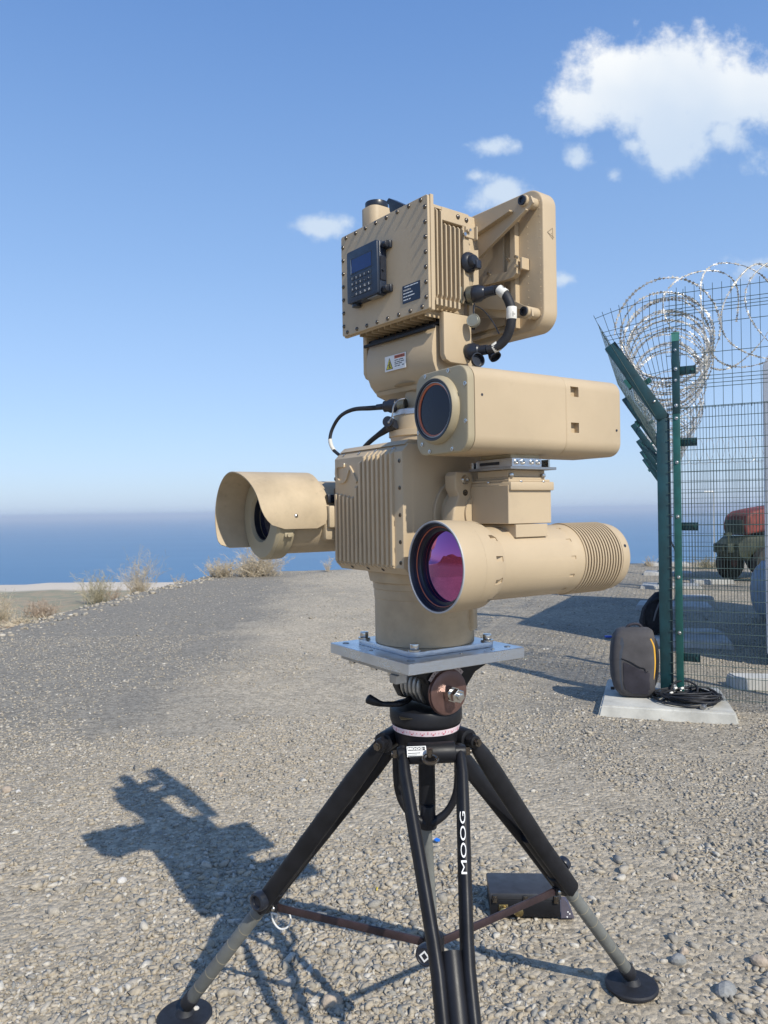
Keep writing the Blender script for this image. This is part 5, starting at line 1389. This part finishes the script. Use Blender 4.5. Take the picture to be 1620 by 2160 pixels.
# razor wire
def razor(name, label, pth, r, turns, z0, squash, seed, group='razor wire coils on the fence', per=26, rw=.0026, barb=.020, tilt=0.0):
    t_ = Thing(name, label, 'razor wire', FW, (pth[0].x, pth[0].y, z0), group=group)
    rr = random.Random(seed); n_ = turns * per; pts_ = []
    d = (pth[1] - pth[0]); dn_ = d.normalized(); sd = Vector((-dn_.y, dn_.x, 0))
    for i in range(n_ + 1):
        a = 2 * math.pi * i / per; tt = i / n_
        wob = 1 + .07 * math.sin(a * .37 + seed) + .05 * math.sin(a * .11 + 2 * seed)
        p_ = pth[0] + d * tt + sd * math.cos(a) * r * wob * squash + Vector((0, 0, z0 + math.sin(a) * r * wob)) + dn_ * .05 * math.sin(a * 2.3 + seed)
        pts_.append(p_ + dn_ * r * tilt * math.cos(a))
    coil = MB().tube(pts_, rw, 5, smooth=1)
    co_ = t_.part('coil', coil, RAZ)
    bb = MB()
    for i in range(0, n_):
        for sub in (.17, .5, .83):
            p_ = pts_[i].lerp(pts_[i + 1], sub); tdir = (pts_[i + 1] - pts_[i]).normalized()
            u = tdir.cross(Vector((rr.uniform(-1, 1), rr.uniform(-1, 1), rr.uniform(-1, 1)))).normalized(); v = tdir.cross(u)
            ln_ = barb
            a1 = bb.bm.verts.new(p_ + tdir * ln_ * .8 + u * ln_ * .5); a2 = bb.bm.verts.new(p_ - tdir * ln_ * .8 + u * ln_ * .5)
            a3 = bb.bm.verts.new(p_ - tdir * ln_ * .8 - u * ln_ * .5); a4 = bb.bm.verts.new(p_ + tdir * ln_ * .8 - u * ln_ * .5)
            m1 = bb.bm.verts.new(p_ + u * .004 + v * .0015); m2 = bb.bm.verts.new(p_ - u * .004 + v * .0015)
            bb.bm.faces.new((a1, m1, m2, a4)); bb.bm.faces.new((a2, a3, m2, m1))
    t_.part('barb', bb, RAZ, kind='stuff', smooth=False)
    return t_


razor('razor_wire', 'tight coil of silver razor wire in the fence corner, running away from us', (PC + Vector((.08, .10, 0)), PC + D2 * 3.2 + Vector((.10, 0, 0))), .375, 17, 3.06, 1.0, 1, barb=.031, rw=.0034)
razor('razor_wire', 'far length of razor wire along the fence top towards the sea', (PC + D2 * 3.3 + Vector((.16, 0, 0)), PC + D2 * 15 + Vector((.16, 0, 0))), .36, 46, 2.90, 1.0, 2, per=20, barb=.022)
razor('razor_wire', 'loosely stretched razor wire loops above the front mesh', (PS + Vector((.22, .10, 0)), PS + D1 * 1.8 + Vector((.05, .18, 0))), .42, 8, 3.10, .5, 5, per=36, rw=.0028, barb=.022, tilt=.75)

# ------------------------------------------------------------------ things beyond the mesh
ff = Thing('far_fence', 'distant grey-green mesh fence with small wire loops, seen through the near mesh', 'fence', FW, (6.0, 14.0, .06))
m_ = MB(); fa, fb_ = Vector((5.35, 14.4, 0)), Vector((7.7, 13.6, 0)); L_f = (fb_ - fa).length
for i in range(int(L_f / .05)):
    p_ = fa.lerp(fb_, i * .05 / L_f); wire(m_, p_ + Vector((0, 0, .05)), p_ + Vector((0, 0, 2.45)), .0035)
for j in range(15):
    z = .1 + j * .165; wire(m_, fa + Vector((0, 0, z)), fb_ + Vector((0, 0, z)), .004)
ff.part('wires', m_, WIREM, kind='stuff')
m_ = MB(); pp = []
for i in range(240):
    a = i * .35; p_ = fa.lerp(fb_, i / 240); pp.append(p_ + Vector((math.cos(a) * .16, math.cos(a) * .1, 2.62 + .24 * math.sin(a))))
ff.part('wire_loops', m_.tube(pp, .0035, 4, smooth=1), RAZ)
for p_ in (fa, fb_): ff.part('post', MB().box(p_.x - .04, p_.x + .04, p_.y - .04, p_.y + .04, 0, 2.6), TEALD)

# big pale cabin, its corner at the right edge of the photograph
CB = Vector((3.79, 7.55, 0)); cyaw = math.atan2(.894, .447)
cabin = Thing('site_cabin', 'tall pale blue-grey cabin corner at the right edge behind the fence', 'cabin', Frame(CB.x, CB.y, cyaw), (1.5, -1.2, 0))
CABM = mat('pale_cabin_paint', (.52, .56, .62), .5, var=.06, scale=1.5, bump=.1, bscale=40, dirt=.1)
# local x runs away from the camera, local -y to the right
cabin.part('wall', MB().prism([(0, -2.6, z) if False else (0, y_, z) for y_, z in [(0, .12), (0, 2.98), (-.04, 3.08), (-.12, 3.14), (-2.5, 3.14), (-2.6, 3.05), (-2.6, .12)]], (3.5, 0, 0), bev=.01), CABM)
cabin.part('skid', MB().box(.1, 3.4, -.25, -.10, 0, .12).box(.1, 3.4, -2.5, -2.35, 0, .12), TEALD)

vp = at(1588, 1205, 16.2); vyaw = R(25)
ve = Thing('tractor', 'dark green tractor with faded red bonnet parked beyond the mesh near the sea', 'tractor', Frame(vp.x, vp.y, vyaw), (0, 0, 0))
OLV = mat('dark_olive_paint', (.045, .055, .035), .6, var=.25, scale=3, dirt=.3); REDV = mat('faded_red_paint', (.22, .05, .04), .65, var=.3, scale=3, dirt=.5); TYR = mat('dusty_tyre', (.04, .038, .034), .85, var=.2, scale=5)
ve.part('chassis', MB().box(-.55, .9, -.32, .32, .55, .95, bev=.05).prism([(-.55, -.3, .95), (-.78, -.3, .8), (-.74, -.3, .55), (-.45, -.3, .45), (-.3, -.3, .55)], (0, .6, 0), bev=.03), OLV)
ve.part('bonnet', MB().prism([(x, -.30, z) for x, z in ((-.50, .98), (-.55, 1.18), (-.48, 1.38), (-.30, 1.48), (.10, 1.54), (.9, 1.62), (.9, 1.2), (.0, 1.05))], (0, .6, 0), bev=.06, seg=3), REDV)
ve.part('grille', MB().box(-.565, -.545, -.22, .22, 1.0, 1.3, bev=.01), OLV)
ve.part('weight_rack', MB().box(-.95, -.70, -.2, .2, .62, .82, bev=.03).box(-.90, -.86, -.15, -.11, .8, 1.05).box(-.98, -.80, -.16, -.10, .98, 1.04).box(-1.0, -.94, -.1, .1, .66, .78), OLV)
for (x, y_, r, w_) in ((-.15, -.45, .36, .22), (-.15, .45, .36, .22), (1.1, -.55, .62, .34), (1.1, .55, .62, .34)):
    wh = ve.part('wheel', MB().lathe((x, y_ - w_ / 2, r), (0, 1, 0), [(0, r * .6), (.01, r * .9), (w_ * .2, r), (w_ * .8, r), (w_ - .01, r * .9), (w_, r * .6)], 36), TYR)
    ve.part('rim', MB().lathe((x, y_ - w_ / 2 - .004, r), (0, 1, 0), [(0, r * .2), (.02, r * .55), (w_ - .02, r * .55), (w_ + .008, r * .2)], 24), REDV, parent=wh)
ve.part('fender', MB().prism([(x, -.72, z) for x, z in ((.5, 1.0), (.62, 1.25), (.95, 1.38), (1.4, 1.35), (1.4, 1.30), (.97, 1.32), (.68, 1.2), (.56, 1.0))], (0, .36, 0)).prism([(x, .36, z) for x, z in ((.5, 1.0), (.62, 1.25), (.95, 1.38), (1.4, 1.35), (1.4, 1.30), (.97, 1.32), (.68, 1.2), (.56, 1.0))], (0, .36, 0)), REDV)

hp_ = at(1612, 1300, 10.4)
hm_ = MB(); bmesh.ops.create_icosphere(hm_.bm, subdivisions=4, radius=1)
for v in hm_.bm.verts:
    c = v.co.copy(); sq = lambda t, p_: math.copysign(abs(t) ** p_, t)
    w_ = 1 + .05 * mnoise.noise(c * 3) ; v.co = Vector((sq(c.x, .6) * .42 * w_, sq(c.y, .6) * .5 * w_, max(0, c.z * .45 + .40) * w_ * (1 + .08 * mnoise.noise(c * 5))))
me = hm_.mesh('covered_heap', 60); me.materials.append(mat('blue_grey_tarpaulin', (.24, .30, .36), .6, var=.12, scale=3, bump=.5, bscale=20))
hp_o = bpy.data.objects.new('covered_heap', me); COL.objects.link(hp_o); hp_o.location = (hp_.x + .35, hp_.y, 0)
tag(hp_o, 'low heap under a blue-grey tarpaulin at the foot of the cabin', 'tarpaulin')

# pale lamp post far off
lp_ = at(1505, 1060, 40)
single('lamp_post', 'thin white lamp post far away beyond the mesh', 'lamp post', MB().cyl((lp_.x, lp_.y, -15), (lp_.x, lp_.y, 2.35), .05, seg=8).box(lp_.x - .5, lp_.x, lp_.y - .04, lp_.y + .04, 2.3, 2.4), WHITE, base=(lp_.x, lp_.y, -14))


# ------------------------------------------------------------------ backpacks
def sup(n_, w, d, p=3.2):
    out = []
    for i in range(n_):
        a = 2 * math.pi * i / n_; c, s_ = math.cos(a), math.sin(a)
        out.append((math.copysign(abs(c) ** (2 / p), c) * w / 2, math.copysign(abs(s_) ** (2 / p), s_) * d / 2))
    return out


def loft(levels, n_=40, p=3.0):
    """levels: (z, width, depth, dx, dy)"""
    mb_ = MB(); rings = []
    for (z, w, d, dx_, dy_) in levels:
        rings.append([mb_.bm.verts.new((x + dx_, y + dy_, z)) for x, y in sup(n_, w, d, p)])
    for a, b in zip(rings, rings[1:]):
        for i in range(n_): j = (i + 1) % n_; mb_.bm.faces.new((a[i], a[j], b[j], b[i]))
    mb_.bm.faces.new(rings[0][::-1]); mb_.bm.faces.new(rings[-1])
    return mb_


GREYF = mat('grey_pack_fabric', (.066, .062, .065), .85, var=.10, scale=9, bump=.5, bscale=420)
DARKF = mat('charcoal_pack_fabric', (.030, .027, .037), .85, var=.12, scale=9, bump=.5, bscale=420)
NAVF = mat('slate_pack_fabric', (.055, .065, .085), .85, var=.12, scale=9, bump=.5, bscale=420)
BLKF = mat('black_webbing', (.012, .013, .018), .8, var=.15, scale=30, bump=.4, bscale=300)
YELZ = mat('yellow_zip', (.78, .42, .04), .5, var=.05)
bpx = at(1345, 1484, 6.0)
FK = Frame(bpx.x, bpx.y + .10, R(-12))
zb_ = .095
bk = Thing('backpack', 'angular grey backpack with yellow zip leaning on the corner post', 'backpack', FK, (0, 0, zb_))
lev = [(zb_, .20, .16, .02, 0), (zb_ + .012, .26, .20, .015, 0), (zb_ + .06, .315, .24, .005, 0), (zb_ + .14, .335, .26, -.004, 0), (zb_ + .28, .345, .26, -.006, .0), (zb_ + .40, .335, .25, 0, .01), (zb_ + .47, .315, .23, .008, .015), (zb_ + .515, .275, .19, .018, .02), (zb_ + .53, .22, .13, .022, .03), (zb_ + .538, .12, .05, .02, .03)]
bk.part('body', loft(lev, p=4.6), GREYF, angle=50)


def on_front(x, z, off=.0):
    """depth of the pack's front skin at height z"""
    for a, b in zip(lev, lev[1:]):
        if a[0] <= z <= b[0]:
            t = (z - a[0]) / (b[0] - a[0]); w = a[1] + (b[1] - a[1]) * t; d = a[2] + (b[2] - a[2]) * t; dx_ = a[3] + (b[3] - a[3]) * t; dy_ = a[4] + (b[4] - a[4]) * t
            u = min(.995, abs((x - dx_) / (w / 2))); return dy_ - d / 2 * (1 - u ** 3.6) ** (1 / 3.6) - off
    return -.1


def skin(poly, name, m, off=.004, n_=8):
    """a panel that follows the front of the pack; poly = left and right edge as (z, x0, x1)"""
    mb_ = MB(); rows = []
    for (z, x0, x1) in poly:
        rows.append([mb_.bm.verts.new((x0 + (x1 - x0) * i / n_, on_front(x0 + (x1 - x0) * i / n_, z, off), z)) for i in range(n_ + 1)])
    for a, b in zip(rows, rows[1:]):
        for i in range(n_): mb_.bm.faces.new((a[i], a[i + 1], b[i + 1], b[i]))
    return bk.part(name, mb_, m, angle=60)


skin([(zb_ + .03, -.02, .10), (zb_ + .07, -.07, .125), (zb_ + .12, -.085, .135), (zb_ + .20, -.085, .135), (zb_ + .22, -.085, .06), (zb_ + .255, -.085, -.02), (zb_ + .28, -.085, -.07)], 'front_pocket', DARKF, .006)
skin([(zb_ + .06, -.14, -.09), (zb_ + .14, -.155, -.10), (zb_ + .28, -.16, -.10), (zb_ + .36, -.16, -.09), (zb_ + .42, -.15, -.075), (zb_ + .47, -.125, -.085)], 'side_panel', NAVF, .004)
seam = MB().tube([(x, on_front(x, z, .006), z) for x, z in ((-.10, zb_ + .31), (-.03, zb_ + .285), (.03, zb_ + .25), (.075, zb_ + .235), (.08, zb_ + .205), (.10, zb_ + .215))], .0035, 6)
bk.part('seam', seam, BLKF)
bk.part('yellow_zip', MB().tube([(x, on_front(x, z, .004), z) for x, z in ((.125, zb_ + .465), (.148, zb_ + .40), (.154, zb_ + .30), (.151, zb_ + .22), (.142, zb_ + .14))], [.006, .010, .010, .009, .004], 8), YELZ)
bk.part('top_handle', MB().tube([(-.05, .02, zb_ + .52), (-.02, .02, zb_ + .555), (.05, .03, zb_ + .56), (.08, .03, zb_ + .525)], .011, 8), DARKF)
bk.part('shoulder_strap', MB().tube([(.10, .05, zb_ + .47), (.165, .03, zb_ + .43), (.180, .01, zb_ + .30), (.175, .01, zb_ + .15), (.155, .02, zb_ + .05)], [.018, .022, .024, .020, .010], 10), BLKF)
bk.part('buckle', MB().box(.14, .175, -.06, -.02, zb_, zb_ + .05, bev=.006).box(.12, .14, -.08, -.05, zb_ + .01, zb_ + .09, bev=.004), BLKF)
bk.part('strap_end', MB().box(-.175, -.145, -.02, .01, zb_ + .035, zb_ + .055, bev=.003), BLKF)

b2p = at(1384, 1332, 9.15)
FK2 = Frame(b2p.x, b2p.y, R(10)); zb2 = .075
b2 = Thing('backpack', 'plain black backpack on the second pad, half hidden by the corner post', 'backpack', FK2, (0, 0, zb2))
b2.part('body', loft([(zb2, .26, .18, 0, 0), (zb2 + .03, .36, .24, 0, 0), (zb2 + .15, .40, .26, 0, 0), (zb2 + .30, .36, .24, .02, 0), (zb2 + .42, .24, .18, .05, 0), (zb2 + .49, .12, .10, .06, 0), (zb2 + .50, .04, .04, .06, 0)], p=2.6), BLKF, angle=50)
b2.part('shoulder_strap', MB().tube([(.0, -.10, zb2 + .44), (-.14, -.10, zb2 + .38), (-.205, -.10, zb2 + .26), (-.20, -.09, zb2 + .12), (-.13, -.08, zb2 + .03)], .018, 8), BLKF)
b2.part('reflective_strip', MB().tube([(-.02, -.13, zb2 + .40), (-.075, -.14, zb2 + .28), (-.11, -.14, zb2 + .17)], [.006, .012, .008], 6), mat('grey_mesh_fabric', (.13, .13, .14), .6))
b2.part('orange_tag', MB().box(.0, .03, -.135, -.125, zb2 + .27, zb2 + .285), YELZ)
b2.part('loose_strap', MB().tube([(-.36, -.16, zb2 + .03), (-.30, -.15, zb2 + .05), (-.2, -.12, zb2 + .045), (-.1, -.1, zb2 + .03)], [.02, .012, .010, .010], 6), BLKF)

# ------------------------------------------------------------------ cable coil on the pad
cc0 = at(1452, 1487, 5.86); zc0 = .09
cl = Thing('cable_coil', 'untidy coil of black cable lying on the big concrete pad', 'cable', FW, (cc0.x, cc0.y, zc0))
rr = random.Random(4); m_ = MB()
for k in range(13):
    a0_ = rr.uniform(0, 6.28); ra_ = rr.uniform(.17, .25); rb_ = rr.uniform(.10, .19); ox, oy = rr.uniform(-.04, .05), rr.uniform(-.05, .05); tw = rr.uniform(-.35, .35)
    pts_ = []
    for i in range(15):
        a = a0_ + i / 14 * 2 * math.pi * 1.02; w_ = 1 + .06 * math.sin(3 * a + k)
        x, y_ = ra_ * w_ * math.cos(a), rb_ * w_ * math.sin(a)
        pts_.append((cc0.x + ox + x * math.cos(tw) - y_ * math.sin(tw), cc0.y + oy + x * math.sin(tw) + y_ * math.cos(tw), zc0 + .008 + .0052 * k + .008 * math.sin(2 * a + k)))
    m_.tube(pts_, .0075, 8, smooth=4)
m_.tube([(cc0.x - .10, cc0.y + .10, zc0 + .05), (cc0.x - .05, cc0.y + .15, zc0 + .11), (cc0.x + .04, cc0.y + .14, zc0 + .13), (cc0.x + .10, cc0.y + .08, zc0 + .10), (cc0.x + .06, cc0.y - .02, zc0 + .07)], .008, 8)
m_.tube([(cc0.x + .05, cc0.y + .06, zc0 + .08), (cc0.x + .16, cc0.y + .08, zc0 + .09), (cc0.x + .23, cc0.y + .03, zc0 + .06), (cc0.x + .20, cc0.y - .06, zc0 + .03), (cc0.x + .08, cc0.y - .12, zc0 + .015)], .008, 8)
m_.tube([(cc0.x + .26, cc0.y - .01, zc0 + .02), (cc0.x + .16, cc0.y - .10, zc0 + .015), (cc0.x + .07, cc0.y - .165, zc0 + .012)], .007, 8)
cl.part('loops', m_, RUB)
cn = Vector((cc0.x + .045, cc0.y - .205, zc0 + .022))
cl.part('plug', MB().lathe(cn, Vector((-.5, -.4, -.15)), [(0, .010), (.01, .017), (.03, .020), (.045, .020), (.047, .012)], 24), ALUD)
cl.part('plug_lanyard', MB().tube([cn + Vector((.01, -.01, .012)), cn + Vector((.045, -.01, .012)), cn + Vector((.04, -.04, 0)), cn + Vector((.0, -.05, -.008))], .0025, 6), BLKP)
for dx_, dy_, dz_ in ((.075, -.155, .02), (-.12, .03, .06), (-.02, .07, .085), (-.06, .10, .08)):
    cl.part('white_tag', MB().cyl((cc0.x + dx_ - .012, cc0.y + dy_ - .006, zc0 + dz_), (cc0.x + dx_ + .012, cc0.y + dy_ + .006, zc0 + dz_ + .004), .0095, seg=12), PLASTW)
# lead dangling behind the corner post
single('loose_cable', 'thin grey lead looping between the corner post and the bright bar', 'cable', MB().tube([at(1418, 1088, 6.15), at(1411, 1100, 6.15), at(1410, 1125, 6.15), at(1417, 1145, 6.15), at(1424, 1160, 6.15)], .006, 6), mat('grey_lead', (.25, .26, .27), .5), base=tuple(at(1416, 1120, 6.15)))


# ------------------------------------------------------------------ dry bushes
STRAW = mat('dry_straw_stems', (.62, .52, .37), .9, var=.14, scale=6); STRAW2 = mat('brown_dry_stems', (.50, .39, .29), .9, var=.18, scale=6); GRN = mat('dry_olive_stems', (.52, .46, .31), .9, var=.2, scale=6)


def bush(label, px, D, w, h_, n_, m, seed, zoff=0.0, spread=1.0, cat='dry bush'):
    rr = random.Random(seed); x = (px - 810) / F * D; b = Vector((x, D, float(height(x, D)) + zoff))
    V, Fc = [], []

    def stick(p0_, p1_, r0_, r1_):
        d = (p1_ - p0_)
        if d.length < 1e-5: return
        u = d.orthogonal().normalized(); v = d.normalized().cross(u); i0 = len(V)
        for (c, r_) in ((p0_, r0_), (p1_, r1_)):
            for a in (0, 2.094, 4.189): V.append(c + (u * math.cos(a) + v * math.sin(a)) * r_)
        for k in range(3): j = (k + 1) % 3; Fc.append((i0 + k, i0 + j, i0 + 3 + j, i0 + 3 + k))

    for s_ in range(int(n_ * 1.9)):
        a = rr.uniform(0, 6.283); lean = rr.random() ** .8 * spread
        p_ = Vector((rr.gauss(0, w * .16), rr.gauss(0, w * .12), 0)); d = Vector((math.cos(a) * lean * w / h_ * .6, math.sin(a) * lean * w / h_ * .5, 1)).normalized()
        L = h_ * rr.uniform(.6, 1.3) * .95; r_ = .0045 * rr.uniform(.6, 1.3)
        segs = 4
        for k in range(segs):
            d2 = (d + Vector((rr.gauss(0, .22), rr.gauss(0, .22), rr.gauss(0, .12)))).normalized(); q_ = p_ + d2 * L / segs
            stick(p_, q_, r_ * (1 - k / segs * .6), r_ * (1 - (k + 1) / segs * .6))
            for t_ in range(rr.randint(3, 5)):
                dd = (d2 + Vector((rr.gauss(0, .7), rr.gauss(0, .7), rr.gauss(0, .4)))).normalized(); s0 = p_.lerp(q_, rr.random()); e0 = s0 + dd * L * rr.uniform(.08, .22)
                stick(s0, e0, r_ * .5, r_ * .3)
                for g_ in range(2):
                    d3 = (dd + Vector((rr.gauss(0, .8), rr.gauss(0, .8), rr.gauss(0, .5)))).normalized(); s1 = s0.lerp(e0, rr.uniform(.3, 1)); stick(s1, s1 + d3 * L * .07, r_ * .5, r_ * .35)
            p_ = q_; d = d2
    me_ = bpy.data.meshes.new('dry_bush'); me_.from_pydata([tuple(v) for v in V], [], Fc); me_.materials.append(m)
    o = bpy.data.objects.new('dry_bush', me_); COL.objects.link(o); o.location = b
    tag(o, label, cat)
    return o


bush('tall straw coloured dry bush standing highest against the sea', 292, 19.2, .75, 1.05, 34, STRAW, 1, spread=.7)
bush('greenish thin dry bush left of the tallest one', 200, 18.8, .75, .72, 34, GRN, 2)
bush('brown upright tuft between the two left bushes', 238, 18.6, .25, .42, 14, STRAW2, 3)
bush('broad rounded dry bush on the brow below the hooded camera', 540, 19.4, 1.5, .66, 95, STRAW, 4)
bush('low straw bush trailing left of the broad rounded bush', 462, 19.2, 1.0, .42, 60, STRAW, 5)
bush('small lone sprig of dry stems on the brow near the housing', 690, 20.4, .22, .36, 8, STRAW, 6)
bush('low brown tangle of dry twigs at the far left edge', 26, 12.4, .8, .26, 55, STRAW2, 7)
bush('reddish dry bush behind the low brown tangle at the left', 88, 16.5, .9, .36, 50, STRAW2, 8)
bush('pale dry tuft at the left edge of the photograph', 4, 15.5, .6, .55, 24, STRAW, 9)
bush('short tuft between the tall bush and the broad bush', 375, 19.0, .35, .32, 12, STRAW, 10)
bush('dry grass patch seen through the mesh on the brow', 1490, 19.5, .9, .30, 40, GRN, 11)
bush('small dry tuft left of the corner post on the brow', 1368, 20.6, .35, .26, 10, STRAW, 12)
bush('flat straw cushion at the foot of the left bank', 50, 11.6, 1.2, .16, 60, STRAW, 13, spread=1.6)
